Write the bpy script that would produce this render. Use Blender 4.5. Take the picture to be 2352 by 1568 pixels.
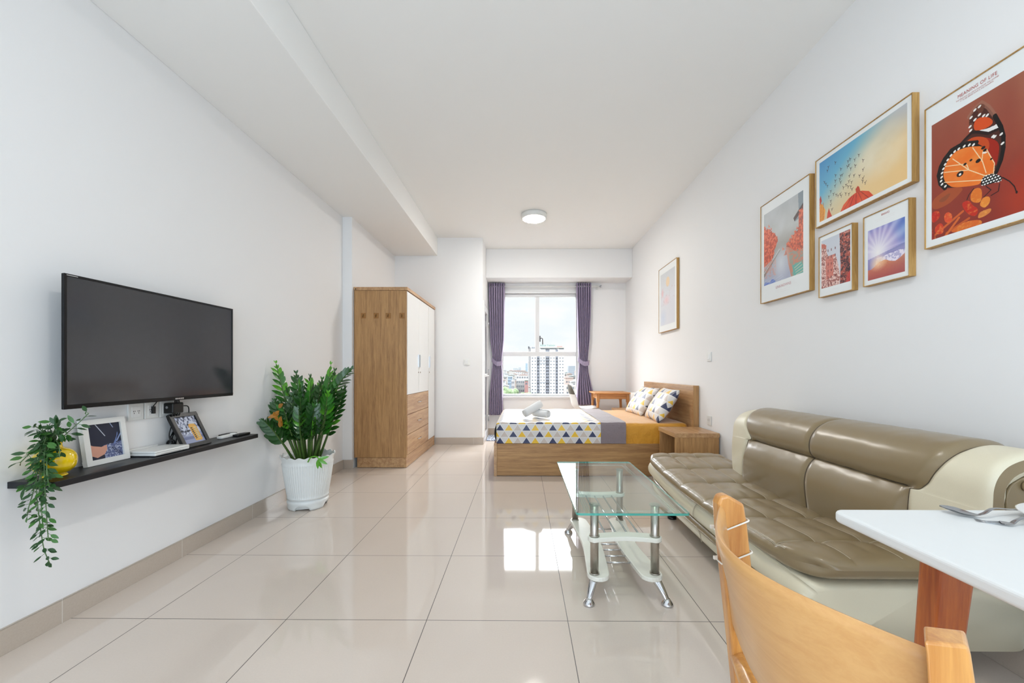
import bpy, math, random
import numpy as np
from mathutils import Vector, Matrix, noise as mn
random.seed(7); rng=np.random.default_rng(7)
PI=math.pi
for o in list(bpy.data.objects): bpy.data.objects.remove(o)
SC=bpy.context.scene; COL=SC.collection
def lin(c):
    c=c.lstrip('#'); r=[int(c[i:i+2],16)/255 for i in (0,2,4)]
    return tuple((x/12.92 if x<=.04045 else ((x+.055)/1.055)**2.4) for x in r)+(1.,)
# ------------------------------------------------------------ camera, world, light, exposure
FP,CX,CY,CH,YAW=920.,1191.,852.,1.07,math.radians(.5)
cd=bpy.data.cameras.new('camera'); cam=bpy.data.objects.new('camera',cd); COL.objects.link(cam)
cam.location=(0,0,CH); cam.rotation_euler=(PI/2,0,YAW)
cd.sensor_width=36; cd.lens=FP/2352*36; cd.shift_x=(1176-CX)/2352; cd.shift_y=(CY-784)/2352; cd.clip_start=.03; cd.clip_end=5000
SC.camera=cam
SC.view_settings.view_transform='Standard'; SC.view_settings.look='None'; SC.view_settings.gamma=1; SC.view_settings.exposure=0.42
try: SC.view_settings.use_curve_mapping=False
except Exception: pass
W=bpy.data.worlds.new('sky'); SC.world=W; W.use_nodes=True
nt=W.node_tree; nt.nodes.clear()
def N(t,typ,**k):
    n=t.nodes.new(typ)
    for a,b in k.items(): setattr(n,a,b)
    return n
out=N(nt,'ShaderNodeOutputWorld'); bg=N(nt,'ShaderNodeBackground'); tc=N(nt,'ShaderNodeTexCoord')
mp=N(nt,'ShaderNodeMapping'); mp.inputs['Scale'].default_value=(1,1,2.6)
nz=N(nt,'ShaderNodeTexNoise'); nz.inputs['Scale'].default_value=5.5; nz.inputs['Detail'].default_value=6; nz.inputs['Roughness'].default_value=.55
cr=N(nt,'ShaderNodeValToRGB'); cr.color_ramp.elements[0].position=.38; cr.color_ramp.elements[0].color=(.82,.88,.93,1)
cr.color_ramp.elements[1].position=.62; cr.color_ramp.elements[1].color=(.93,.935,.94,1)
nt.links.new(tc.outputs['Generated'],mp.inputs[0]); nt.links.new(mp.outputs[0],nz.inputs[0]); nt.links.new(nz.outputs[0],cr.inputs[0])
# hazy bright sky: paler and dimmer near the horizon, much brighter from about 15 degrees up, towards the veiled sun
sz=N(nt,'ShaderNodeSeparateXYZ'); nt.links.new(tc.outputs['Generated'],sz.inputs[0])
mr=N(nt,'ShaderNodeMapRange'); mr.inputs['From Min'].default_value=.185; mr.inputs['From Max'].default_value=.30; mr.inputs['To Min'].default_value=.83; mr.inputs['To Max'].default_value=14.0; mr.interpolation_type='SMOOTHSTEP'
nt.links.new(sz.outputs[2],mr.inputs['Value']); nt.links.new(mr.outputs[0],bg.inputs[1])
nt.links.new(cr.outputs[0],bg.inputs[0]); nt.links.new(bg.outputs[0],out.inputs[0])
def light(name,typ,loc,rot,energy,color=(1,1,1),**k):
    l=bpy.data.lights.new(name,typ); l.energy=energy; l.color=color
    for a,b in k.items(): setattr(l,a,b)
    o=bpy.data.objects.new(name,l); o.location=loc; o.rotation_euler=rot; COL.objects.link(o); return o
light('sun','SUN',(0,0,40),(math.radians(38),0,math.radians(-62)),.5,(1,.96,.9),angle=.02)
# daylight of the big front window, outside the glass; plus a fill light added unseen behind the camera
po=light('window_portal','AREA',(.3,6.99,1.515),(math.radians(-90),0,0),1,(1,1,1),shape='RECTANGLE',size=1.33,size_y=1.74); po.data.cycles.is_portal=True
light('rear_fill_light','AREA',(-.1,-2.3,1.45),(math.radians(99),0,0),94,(.68,.84,1),shape='RECTANGLE',size=3.0,size_y=2.3)
# ------------------------------------------------------------ geometry helpers
OFF={}
class G:
    def __init__(s): s.v=[];s.f=[];s.uv=[];s.mi=[];s.sm=[]
    def add(s,vs,fs,uvs=None,mi=0,sm=None):
        b=len(s.v); s.v+= [tuple(map(float,p)) for p in vs]
        s.uv+= list(uvs) if uvs is not None else [(0,0)]*len(vs)
        for f in fs: s.f.append(tuple(i+b for i in f)); s.mi.append(mi); s.sm.append(sm)
        return s
    def box(s,x0,x1,y0,y1,z0,z1,mi=0):
        return s.add([(x0,y0,z0),(x1,y0,z0),(x1,y1,z0),(x0,y1,z0),(x0,y0,z1),(x1,y0,z1),(x1,y1,z1),(x0,y1,z1)],
            [(0,3,2,1),(4,5,6,7),(0,1,5,4),(1,2,6,5),(2,3,7,6),(3,0,4,7)],mi=mi,sm=False)
    def tube(s,pts,r,seg=10,mi=0,flat=1.0):
        pts=[Vector(p) for p in pts]; n=len(pts); rs=r if isinstance(r,(list,tuple)) else [r]*n
        T=[(pts[min(i+1,n-1)]-pts[max(i-1,0)]).normalized() for i in range(n)]
        up=Vector((0,0,1)) if abs(T[0].z)<.9 else Vector((1,0,0)); u=T[0].cross(up).normalized()
        vs=[]
        for i in range(n):
            u=(u-T[i]*u.dot(T[i])).normalized(); w=T[i].cross(u)
            for k in range(seg):
                a=2*PI*k/seg; vs.append(pts[i]+u*(rs[i]*math.cos(a))+w*(rs[i]*flat*math.sin(a)))
        fs=[(i*seg+k,i*seg+(k+1)%seg,(i+1)*seg+(k+1)%seg,(i+1)*seg+k) for i in range(n-1) for k in range(seg)]
        s.add(vs,fs,mi=mi,sm=True); s.add(vs[:seg],[tuple(range(seg))[::-1]],mi=mi,sm=False); s.add(vs[-seg:],[tuple(range(seg))],mi=mi,sm=False); return s
    def lathe(s,prof,seg=32,c=(0,0,0),fn=None,mi=0,sm=True):
        vs=[];n=len(prof)
        for j,(r,z) in enumerate(prof):
            for k in range(seg):
                a=2*PI*k/seg; rr,zz=(r,z) if fn is None else fn(r,z,a,j)
                vs.append((c[0]+rr*math.cos(a),c[1]+rr*math.sin(a),c[2]+zz))
        fs=[(j*seg+k,j*seg+(k+1)%seg,(j+1)*seg+(k+1)%seg,(j+1)*seg+k) for j in range(n-1) for k in range(seg)]
        s.add(vs,fs,mi=mi,sm=sm)
        if prof[0][0]>1e-4: s.add(vs[:seg],[tuple(range(seg))[::-1]],mi=mi,sm=False)
        if prof[-1][0]>1e-4: s.add(vs[-seg:],[tuple(range(seg))],mi=mi,sm=False)
        return s
    def grid(s,fn,nu,nv,uvf=None,mi=0,sm=True,flip=False):
        vs=[];uv=[]
        for j in range(nv+1):
            for i in range(nu+1):
                u,v=i/nu,j/nv; vs.append(fn(u,v)); uv.append(uvf(u,v) if uvf else (u,v))
        w=nu+1
        fs=[(j*w+i,j*w+i+1,(j+1)*w+i+1,(j+1)*w+i) for j in range(nv) for i in range(nu)]
        if flip: fs=[f[::-1] for f in fs]
        return s.add(vs,fs,uv,mi,sm)
    def prism(s,poly,a,b,axis='z',mi=0,sm=False):
        n=len(poly)
        P={'z':lambda p,h:(p[0],p[1],h),'y':lambda p,h:(p[0],h,p[1]),'x':lambda p,h:(h,p[0],p[1])}[axis]
        vs=[P(p,a) for p in poly]+[P(p,b) for p in poly]
        s.add(vs,[(i,(i+1)%n,n+(i+1)%n,n+i) for i in range(n)],mi=mi,sm=sm)
        s.add(vs,[tuple(range(n))[::-1],tuple(range(n,2*n))],mi=mi,sm=False); return s
    def sph(s,c,r,seg=16,rings=10,mi=0):
        rx,ry,rz=r if isinstance(r,(tuple,list)) else (r,r,r)
        return s.grid(lambda u,v:(c[0]+rx*math.cos(2*PI*u)*math.sin(PI*v),c[1]+ry*math.sin(2*PI*u)*math.sin(PI*v),c[2]-rz*math.cos(PI*v)),seg,rings,mi=mi)
def obj(name,g,mats,parent=None,smooth=None,bev=0,bseg=2,label=None,merge=True):
    me=bpy.data.meshes.new(name); off=OFF.get(parent.name,Vector()) if parent else Vector()
    me.from_pydata([(x-off.x,y-off.y,z-off.z) for x,y,z in g.v],[],g.f)
    if not isinstance(mats,(list,tuple)): mats=[mats]
    for m in mats: me.materials.append(m)
    me.polygons.foreach_set('material_index',g.mi)
    me.polygons.foreach_set('use_smooth',[(bool(x) if smooth is None else smooth) for x in g.sm])
    uvl=me.uv_layers.new(name='UVMap'); li=np.zeros(len(me.loops),dtype=np.int32); me.loops.foreach_get('vertex_index',li)
    uvl.data.foreach_set('uv',np.array(g.uv,dtype=np.float32)[li].ravel())
    me.validate(); me.update()
    if merge:
        import bmesh
        bm=bmesh.new(); bm.from_mesh(me); bmesh.ops.remove_doubles(bm,verts=bm.verts,dist=2e-5); bmesh.ops.recalc_face_normals(bm,faces=bm.faces); bm.to_mesh(me); bm.free()
    o=bpy.data.objects.new(name,me); COL.objects.link(o)
    if parent: o.parent=parent; OFF[o.name]=off
    if bev:
        m=o.modifiers.new('bevel','BEVEL'); m.width=bev; m.segments=bseg; m.limit_method='ANGLE'; m.angle_limit=math.radians(40)
    if label: o['label']=label
    return o
def thing(name,label,cat,loc,group=None):
    o=bpy.data.objects.new(name,None); COL.objects.link(o); o.location=loc; o.empty_display_size=.1
    o['label']=label; o['category']=cat
    if group: o['group']=group
    OFF[o.name]=Vector(loc); return o
def tag(o,label,cat,group=None,kind=None):
    o['label']=label; o['category']=cat
    if group: o['group']=group
    if kind: o['kind']=kind
    return o
def struct(name,g,m,parent=None,**k):
    o=obj(name,g,m,parent,**k)
    if not parent: o['kind']='structure'
    return o
def dup(root,loc,rot=None,label=None,group=None):
    r=root.copy(); COL.objects.link(r); r.location=loc
    if rot is not None: r.rotation_euler=rot
    if label: r['label']=label
    if group: r['group']=group
    def rec(a,b):
        for ch in list(a.children):
            c=ch.copy(); COL.objects.link(c); c.parent=b; rec(ch,c)
    rec(root,r); return r
def BX(*a): return G().box(*a)
def rrect(x0,x1,y0,y1,r,n=5):
    P=[]
    for cx,cy,a0 in ((x1-r,y1-r,0),(x0+r,y1-r,90),(x0+r,y0+r,180),(x1-r,y0+r,270)):
        for i in range(n+1):
            a=math.radians(a0+90*i/n); P.append((cx+r*math.cos(a),cy+r*math.sin(a)))
    return P
def crom(P,k=4):
    P=[Vector(p) for p in P]; o=[]
    for i in range(len(P)-1):
        a=P[max(i-1,0)];b=P[i];c=P[i+1];d=P[min(i+2,len(P)-1)]
        for j in range(k):
            t=j/k; o.append(.5*((2*b)+(c-a)*t+(2*a-5*b+4*c-d)*t*t+(3*b-a-3*c+d)*t**3))
    o.append(P[-1]); return o
def interp(x,xs,ys): return float(np.interp(x,xs,ys))
# ------------------------------------------------------------ materials
def mat(name,col,rough=.5,metal=0,coat=0,spec=.5,trans=0,ior=1.5,bump=None,emit=None,sheen=0,alpha=1,sss=0,nstr=0,coatr=.05):
    m=bpy.data.materials.new(name); m.use_nodes=True; t=m.node_tree; b=t.nodes['Principled BSDF']
    c=lin(col) if isinstance(col,str) else tuple(col)+(1,)*(4-len(col))
    b.inputs['Base Color'].default_value=c; b.inputs['Roughness'].default_value=rough; b.inputs['Metallic'].default_value=metal
    b.inputs['Coat Weight'].default_value=coat; b.inputs['Coat Roughness'].default_value=coatr; b.inputs['Specular IOR Level'].default_value=spec
    b.inputs['Transmission Weight'].default_value=trans; b.inputs['IOR'].default_value=ior; b.inputs['Sheen Weight'].default_value=sheen
    b.inputs['Alpha'].default_value=alpha; b.inputs['Subsurface Weight'].default_value=sss
    if emit: b.inputs['Emission Color'].default_value=tuple(emit[0])+(1,); b.inputs['Emission Strength'].default_value=emit[1]
    # every material is procedural: a fine noise breaks the colour and the surface
    tcn=N(t,'ShaderNodeTexCoord'); nz=N(t,'ShaderNodeTexNoise'); nz.inputs['Scale'].default_value=(bump[0] if bump else 40); nz.inputs['Detail'].default_value=4
    t.links.new(tcn.outputs['Object'],nz.inputs['Vector'])
    if bump:
        bp=N(t,'ShaderNodeBump'); bp.inputs['Strength'].default_value=bump[1]; bp.inputs['Distance'].default_value=bump[2] if len(bump)>2 else .002
        t.links.new(nz.outputs[0],bp.inputs['Height']); t.links.new(bp.outputs[0],b.inputs['Normal'])
    if nstr and not trans:
        mx=N(t,'ShaderNodeMix',data_type='RGBA'); mx.inputs['A'].default_value=c; mx.inputs['B'].default_value=tuple(min(1,x*(1-nstr)) for x in c[:3])+(1,)
        t.links.new(nz.outputs[0],mx.inputs['Factor']); t.links.new(mx.outputs['Result'],b.inputs['Base Color'])
    return m
def wood(name,dark,light_,grain='z',rough=.45,sc=1.,coat=0,mid=None):
    m=mat(name,light_,rough,coat=coat,coatr=.22); t=m.node_tree; b=t.nodes['Principled BSDF']
    tcn=[n for n in t.nodes if n.type=='TEX_COORD'][0]
    mp=N(t,'ShaderNodeMapping'); s={'x':(1.0,16,16),'y':(16,1.0,16),'z':(16,16,1.0)}[grain]; mp.inputs['Scale'].default_value=tuple(v*sc for v in s)
    n1=N(t,'ShaderNodeTexNoise'); n1.inputs['Scale'].default_value=1.6; n1.inputs['Detail'].default_value=9; n1.inputs['Roughness'].default_value=.68; n1.inputs['Distortion'].default_value=.5
    n2=N(t,'ShaderNodeTexNoise'); n2.inputs['Scale'].default_value=9; n2.inputs['Detail'].default_value=3
    cr=N(t,'ShaderNodeValToRGB'); cr.color_ramp.elements[0].position=.34; cr.color_ramp.elements[0].color=lin(dark); cr.color_ramp.elements[1].position=.62; cr.color_ramp.elements[1].color=lin(light_)
    ad=N(t,'ShaderNodeMath',operation='MULTIPLY_ADD'); ad.inputs[1].default_value=.25
    sb=N(t,'ShaderNodeMath',operation='SUBTRACT'); sb.inputs[1].default_value=.125
    t.links.new(tcn.outputs['Object'],mp.inputs[0]); t.links.new(mp.outputs[0],n1.inputs[0]); t.links.new(mp.outputs[0],n2.inputs[0])
    t.links.new(n2.outputs[0],ad.inputs[0]); t.links.new(n1.outputs[0],ad.inputs[2]); t.links.new(ad.outputs[0],sb.inputs[0]); t.links.new(sb.outputs[0],cr.inputs[0])
    t.links.new(cr.outputs[0],b.inputs['Base Color'])
    bp=N(t,'ShaderNodeBump'); bp.inputs['Strength'].default_value=.12; bp.inputs['Distance'].default_value=.001; t.links.new(n1.outputs[0],bp.inputs['Height']); t.links.new(bp.outputs[0],b.inputs['Normal'])
    return m
def mth(t,op,a,b=None,c=None):
    n=N(t,'ShaderNodeMath',operation=op)
    for i,x in enumerate((a,b,c)):
        if x is None: continue
        if hasattr(x,'is_linked'): t.links.new(x,n.inputs[i])
        else: n.inputs[i].default_value=x
    return n.outputs[0]
def mixc(t,f,a,b):
    n=N(t,'ShaderNodeMix',data_type='RGBA')
    for k,x in (('Factor',f),('A',a),('B',b)):
        if hasattr(x,'is_linked'): t.links.new(x,n.inputs[k])
        elif k=='Factor': n.inputs[k].default_value=x
        else: n.inputs[k].default_value=lin(x) if isinstance(x,str) else x
    return n.outputs['Result']
def thinglass(name,tint,ior):
    m=bpy.data.materials.new(name); m.use_nodes=True; t=m.node_tree; t.nodes.clear(); o=N(t,'ShaderNodeOutputMaterial'); tr=N(t,'ShaderNodeBsdfTransparent'); gl=N(t,'ShaderNodeBsdfGlossy'); gl.inputs['Roughness'].default_value=.01
    mx=N(t,'ShaderNodeMixShader'); fr=N(t,'ShaderNodeFresnel'); fr.inputs['IOR'].default_value=ior; tr.inputs[0].default_value=lin(tint)
    nz=N(t,'ShaderNodeTexNoise'); nz.inputs['Scale'].default_value=.7; rr_=mth(t,'MULTIPLY',nz.outputs[0],.012); t.links.new(rr_,gl.inputs['Roughness'])
    ge=N(t,'ShaderNodeNewGeometry'); ff=mth(t,'MULTIPLY',fr.outputs[0],mth(t,'SUBTRACT',1.,ge.outputs['Backfacing']))
    t.links.new(ff,mx.inputs[0]); t.links.new(tr.outputs[0],mx.inputs[1]); t.links.new(gl.outputs[0],mx.inputs[2]); t.links.new(mx.outputs[0],o.inputs[0]); return m
M={}
M['glass']=thinglass('window_glass','#ffffff',1.18)
M['paint']=mat('wall_paint','#f2f1f0',.85,spec=.3,bump=(60,.05,.001))
M['ceil']=mat('ceiling_paint','#f7f6f3',.9,spec=.2,bump=(50,.05,.001))
M['oak']=wood('oak_upright','#9a7045','#be925f','z',.42,1.7)
M['oakx']=wood('oak_across','#9a7047','#c09562','x',.42,1.4)
M['oaky']=wood('oak_lengthwise','#a5784e','#cba274','y',.4,coat=.3)
M['oakframe']=wood('oak_frame_moulding','#a07638','#c69c5c','z',.5,2.5)
M['beech']=wood('varnished_beech','#bd7a36','#dfa257','z',.28,1.2,coat=.6)
M['beechy']=wood('varnished_beech_ply','#d39b5d','#dca768','y',.35,2.4,coat=.35)
M['stool']=wood('stool_pine','#b0733c','#d79a5e','z',.5,1.3)
M['stoolx']=wood('stool_pine_across','#b0733c','#d79a5e','x',.5,1.3)
M['mahog']=wood('reddish_leg','#96430f','#c06826','z',.32,1.3,coat=.4)
M['white_gloss']=mat('white_gloss_laminate','#f0f0ee',.14,coat=.5,nstr=.02)
M['white_pl']=mat('white_plastic','#ecece8',.35,nstr=.03)
M['white_pot']=mat('white_pot_plastic','#e9ebe8',.33,nstr=.04)
M['black_pl']=mat('black_plastic','#08090b',.35,nstr=.2)
M['tv_body']=mat('television_casing','#04060a',.3,spec=.3,nstr=.2)
M['screen']=mat('television_screen','#2f3237',.10,spec=.6,nstr=.1)
M['silver']=mat('silver_metal','#c9ccd0',.3,metal=1,nstr=.05)
M['chrome']=mat('chrome','#d6d6d8',.1,metal=1,nstr=.05)
M['steel']=mat('brushed_tube','#c9c2b8',.32,metal=1,bump=(300,.08,.0005),nstr=.35)
M['alu']=mat('white_aluminium','#e6e6e6',.4,nstr=.03)
M['cutlery']=mat('stainless_cutlery','#a9abae',.22,metal=1,nstr=.1)
M['leather']=mat('taupe_leather','#8f7c5b',.34,spec=.5,coat=.5,coatr=.24,bump=(420,.16,.0006),nstr=.08)
M['cream']=mat('cream_leather','#eae1c6',.4,spec=.5,coat=.15,coatr=.35,bump=(300,.25,.0008),nstr=.05)
M['stitch']=mat('stitch_thread','#c9bda6',.7,nstr=.1)
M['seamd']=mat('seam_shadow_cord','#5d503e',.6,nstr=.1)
M['ccream']=mat('cream_lacquer','#eeeade',.3,nstr=.03)
M['tabletop']=mat('white_table_paint','#eef0ef',.38,coat=.2,nstr=.02,bump=(35,.06,.001))
M['mustard']=mat('mustard_sheet','#e09c1e',.7,coat=.45,coatr=.42,sheen=.45,bump=(11,.9,.03),nstr=.1)
M['taupe_cloth']=mat('taupe_cloth','#8a7c80',.8,coat=.45,coatr=.42,sheen=.45,bump=(11,.9,.03),nstr=.12)
M['towel']=mat('towel_cotton','#efefee',.95,sheen=.5,bump=(260,.8,.002),nstr=.04)
M['curtain']=mat('purple_satin','#8a7a98',.32,sheen=.3,spec=.6,bump=(200,.1,.0005),nstr=.08)
M['black_shelf']=wood('black_shelf_board','#05070c','#0d111a','y',.4,1.0)
M['yellow']=mat('yellow_glaze','#ffd800',.1,coat=.8,nstr=.05)
M['soil']=mat('soil','#3a2a1e',.95,bump=(60,.8,.01),nstr=.4)
M['darkglass']=mat('dark_door_glass','#20283c',.08,spec=.7,nstr=.1)
M['brownpl']=mat('dark_handle','#3a3230',.4,nstr=.1)
M['adh']=mat('amber_adhesive_pad','#a06f38',.3,nstr=.1)
M['brass']=mat('dark_brass','#6a5030',.35,metal=1,nstr=.1)
M['tie']=mat('white_tie','#efe9dd',.5,nstr=.05)
M['shell']=mat('white_shell_plastic','#eeeeec',.35,nstr=.03)
M['dark_shell']=mat('shell_backlit_shade','#5b5548',.5,nstr=.1)
# glass pane with green tint
def glassmat():
    return thinglass('green_tinted_glass','#f2faf7',1.62)
M['tglass']=glassmat()
M['tedge']=mat('glass_edge','#56bdb0',.12,trans=.35,ior=1.47)
M['etched']=mat('etched_line','#d5e6e2',.6,alpha=.55)
# floor: polished tiles with thin dark joints
def floormat():
    m=mat('polished_tile','#d0c4b8',.05,spec=.62); t=m.node_tree; b=t.nodes['Principled BSDF']
    tcn=[n for n in t.nodes if n.type=='TEX_COORD'][0]; sx=N(t,'ShaderNodeSeparateXYZ'); t.links.new(tcn.outputs['Object'],sx.inputs[0])
    def joint(o,x0,T,w):
        f=mth(t,'FRACT',mth(t,'DIVIDE',mth(t,'SUBTRACT',o,x0-50*T),T)); d=mth(t,'MINIMUM',f,mth(t,'SUBTRACT',1.,f))
        return mth(t,'LESS_THAN',d,w/T)
    j=mth(t,'MAXIMUM',joint(sx.outputs[0],-.410,.606,.0016),joint(sx.outputs[1],1.718,.6,.0016))
    n1=N(t,'ShaderNodeTexNoise'); n1.inputs['Scale'].default_value=1.3; n1.inputs['Detail'].default_value=5; n1.inputs['Distortion'].default_value=1.2; t.links.new(tcn.outputs['Object'],n1.inputs[0])
    n2=N(t,'ShaderNodeTexNoise'); n2.inputs['Scale'].default_value=160; t.links.new(tcn.outputs['Object'],n2.inputs[0])
    c=mixc(t,n1.outputs[0],'#dfd2c6','#d6c8bb'); c=mixc(t,mth(t,'MULTIPLY',n2.outputs[0],.25),c,'#bfb2a6'); c=mixc(t,j,c,'#5d5550')
    t.links.new(c,b.inputs['Base Color']); t.links.new(mth(t,'MULTIPLY_ADD',j,.5,.045),b.inputs['Roughness'])
    return m
M['floor']=floormat()
def basemat():
    m=mat('skirting_tile','#b9ab9c',.16,spec=.5); t=m.node_tree; b=t.nodes['Principled BSDF']
    tcn=[n for n in t.nodes if n.type=='TEX_COORD'][0]; sx=N(t,'ShaderNodeSeparateXYZ'); t.links.new(tcn.outputs['Object'],sx.inputs[0])
    f=mth(t,'FRACT',mth(t,'DIVIDE',mth(t,'ADD',mth(t,'ADD',sx.outputs[0],sx.outputs[1]),30.27),.6)); j=mth(t,'LESS_THAN',f,.006)
    n2=N(t,'ShaderNodeTexNoise'); n2.inputs['Scale'].default_value=160; t.links.new(tcn.outputs['Object'],n2.inputs[0])
    c=mixc(t,n2.outputs[0],'#c6b9ab','#bbad9e'); t.links.new(mixc(t,j,c,'#d6cfc6'),b.inputs['Base Color']); return m
M['base']=basemat()
def trimat(name,b_=.0895,h=.066,white='#e9e7e4',soft=0):
    m=mat(name,white,.8,coat=.8,coatr=.36,sheen=.3,bump=(11,.5,.012)); t=m.node_tree; bs=t.nodes['Principled BSDF']
    tcn=[n for n in t.nodes if n.type=='TEX_COORD'][0]; sx=N(t,'ShaderNodeSeparateXYZ'); t.links.new(tcn.outputs['UV'],sx.inputs[0])
    r=mth(t,'DIVIDE',sx.outputs[1],h); row=mth(t,'FLOOR',r); fr=mth(t,'FRACT',r)
    odd=mth(t,'MODULO',mth(t,'ADD',row,100.),2.); uu=mth(t,'ADD',mth(t,'DIVIDE',sx.outputs[0],b_),mth(t,'MULTIPLY_ADD',odd,1.5,90.))
    k=mth(t,'FLOOR',uu); fu=mth(t,'FRACT',uu); d=mth(t,'MULTIPLY',mth(t,'ABSOLUTE',mth(t,'SUBTRACT',fu,.5)),2.)
    edge=mth(t,'SUBTRACT',mth(t,'SUBTRACT',1.,fr),d)
    up=mth(t,'GREATER_THAN',edge,.05); up=mth(t,'MULTIPLY',up,mth(t,'GREATER_THAN',fr,.045)); up=mth(t,'MULTIPLY',up,mth(t,'LESS_THAN',fr,.97))
    dn=mth(t,'LESS_THAN',edge,-.05); dn=mth(t,'MULTIPLY',dn,mth(t,'GREATER_THAN',fr,.03)); dn=mth(t,'MULTIPLY',dn,mth(t,'LESS_THAN',fr,.955))
    idx=mth(t,'MODULO',k,3.)
    c=mixc(t,mth(t,'LESS_THAN',idx,.5),'#cdbfb4','#1f2a55'); c=mixc(t,mth(t,'MULTIPLY',mth(t,'GREATER_THAN',idx,.5),mth(t,'LESS_THAN',idx,1.5)),c,'#efc02a')
    base=mixc(t,dn,white,'#dcd7d3'); t.links.new(mixc(t,up,base,c),bs.inputs['Base Color']); return m
M['tri']=trimat('triangle_print_cotton')
M['trip']=trimat('triangle_print_pillow',.100,.082,'#e6e2de')
# ------------------------------------------------------------ the room
XL,XR,ZC=-1.965,1.755,3.02
YP,XP=5.85,-.575           # partition
YB,YW=6.39,6.80            # beam face, window wall
YR=-2.4
struct('floor',BX(XL-.15,XR+.15,YR-.15,YW+.2,-.12,0),M['floor'])
struct('ceiling',BX(XL-.15,XR+.15,YR-.15,YW+.2,ZC,ZC+.12),M['ceil'])
struct('wall_left',BX(XL-.15,XL,YR,YW+.2,0,ZC),M['paint'])
struct('wall_left_alcove',BX(XL,-1.862,4.37,YP,0,2.756),M['paint'])
struct('wall_right',BX(XR,XR+.15,YR,YW+.2,0,ZC),M['paint'])
struct('wall_partition',BX(XL,XP,YP,5.93,0,ZC),M['paint'])
# side wall beyond the partition with the balcony door opening
g=G(); g.box(XP-.1,XP,5.93,6.0,0,ZC); g.box(XP-.1,XP,6.0,6.68,2.14,ZC); g.box(XP-.1,XP,6.68,YW,0,ZC)
struct('wall_side',g,M['paint'])
WX0,WX1,WZ0,WZ1=-.365,.965,.645,2.385
g=G(); g.box(XL,WX0,YW,YW+.16,0,ZC); g.box(WX1,XR,YW,YW+.16,0,ZC); g.box(WX0,WX1,YW,YW+.16,0,WZ0); g.box(WX0,WX1,YW,YW+.16,WZ1,ZC)
struct('wall_back',g,M['paint'])
g=G(); g.box(XL,XR,YR-.15,YR,0,ZC); struct('wall_rear',g,M['paint'])
struct('trim_1',BX(XL,-1.237,YR,YP,2.756,ZC),M['ceil'],bev=.004)      # ceiling beam on the left
struct('trim_2',BX(XP,XR,YB,YW,2.56,ZC),M['paint'],bev=.004)          # beam over the window
g=G(); g.box(XL,XL+.012,YR,4.37,0,.1); g.box(XL+.012,-1.85,4.358,4.37,0,.1); struct('baseboard_left',g,M['base'],bev=.002)
g=G(); g.box(-1.272,XP+.012,YP-.012,YP,0,.1); g.box(XP,XP+.012,YP,6.0,0,.1); struct('baseboard_partition',g,M['base'],bev=.002)
g=G(); g.box(XP,XR,YW-.012,YW,0,.1); struct('baseboard_back',g,M['base'],bev=.002)
g=G(); g.box(XR-.012,XR,YR,4.0,0,.1); g.box(XR-.012,XR,6.04,YW-.012,0,.1); struct('baseboard_right',g,M['base'],bev=.002)
struct('trim_3',BX(WX0-.02,WX1+.02,YW-.035,YW+.10,WZ0-.035,WZ0),M['alu'],bev=.004)   # window sill
struct('trim_4',BX(WX0-.02,WX1+.02,YW-.02,YW+.02,WZ1,WZ1+.03),M['alu'],bev=.004)
# window
wroot=struct('window_1',G().box(WX0,WX0+.045,YW+.03,YW+.09,WZ0,WZ1).box(WX1-.045,WX1,YW+.03,YW+.09,WZ0,WZ1).box(WX0+.045,WX1-.045,YW+.03,YW+.09,WZ1-.05,WZ1).box(WX0+.045,WX1-.045,YW+.03,YW+.09,WZ0,WZ0+.035)
  .box(WX0+.045,WX1-.045,YW+.035,YW+.085,1.325,1.40).box(.225,.295,YW+.035,YW+.085,1.40,WZ1-.05),M['alu'],bev=.004)
OFF[wroot.name]=Vector()
obj('pane',BX(WX0+.04,.23,YW+.055,YW+.061,1.395,WZ1-.045),M['glass'],wroot)
obj('pane',BX(.29,WX1-.04,YW+.055,YW+.061,1.395,WZ1-.045),M['glass'],wroot)
obj('pane',BX(WX0+.04,WX1-.04,YW+.055,YW+.061,WZ0+.03,1.33),M['glass'],wroot)
g=G(); g.box(.298,.315,YW+.02,YW+.04,1.57,1.67); g.tube([(.312,YW+.0,1.625),(.335,YW-.01,1.63),(.348,YW-.012,1.62),(.35,YW-.012,1.52)],.008,8)
obj('window_handle',g,M['brownpl'],wroot,label='dark brown turned-down handle')
# door in the side wall: white aluminium leaf with a dark pane
dr=struct('door_1',G().box(XP-.09,XP+.012,6.0,6.045,0,2.14).box(XP-.09,XP+.012,6.635,6.68,0,2.14).box(XP-.09,XP+.012,6.045,6.635,2.09,2.14).box(XP-.09,XP+.004,6.045,6.635,0,.02),M['alu'],bev=.003)
OFF[dr.name]=Vector()
g=G(); g.box(XP-.03,XP+.01,6.05,6.12,.02,2.085); g.box(XP-.03,XP+.01,6.56,6.63,.02,2.085); g.box(XP-.03,XP+.01,6.12,6.56,1.99,2.085); g.box(XP-.03,XP+.01,6.12,6.56,.02,.12); g.box(XP-.03,XP+.01,6.12,6.56,.98,1.03)
lf=obj('door_leaf',g,M['alu'],dr,bev=.003)
obj('door_pane',BX(XP-.015,XP-.005,6.12,6.56,.12,.98),M['darkglass'],dr); obj('door_pane',BX(XP-.015,XP-.005,6.12,6.56,1.03,1.99),M['darkglass'],dr)
g=G(); g.tube([(XP+.01,6.09,1.0),(XP+.055,6.09,1.0),(XP+.055,6.19,1.0)],.009,8); obj('door_handle',g,M['alu'],dr)
for z in (.30,1.05,1.85): obj('hinge',G().tube([(XP+.02,6.633,z-.05),(XP+.02,6.633,z+.05)],.011,10),M['silver'],dr)
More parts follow.
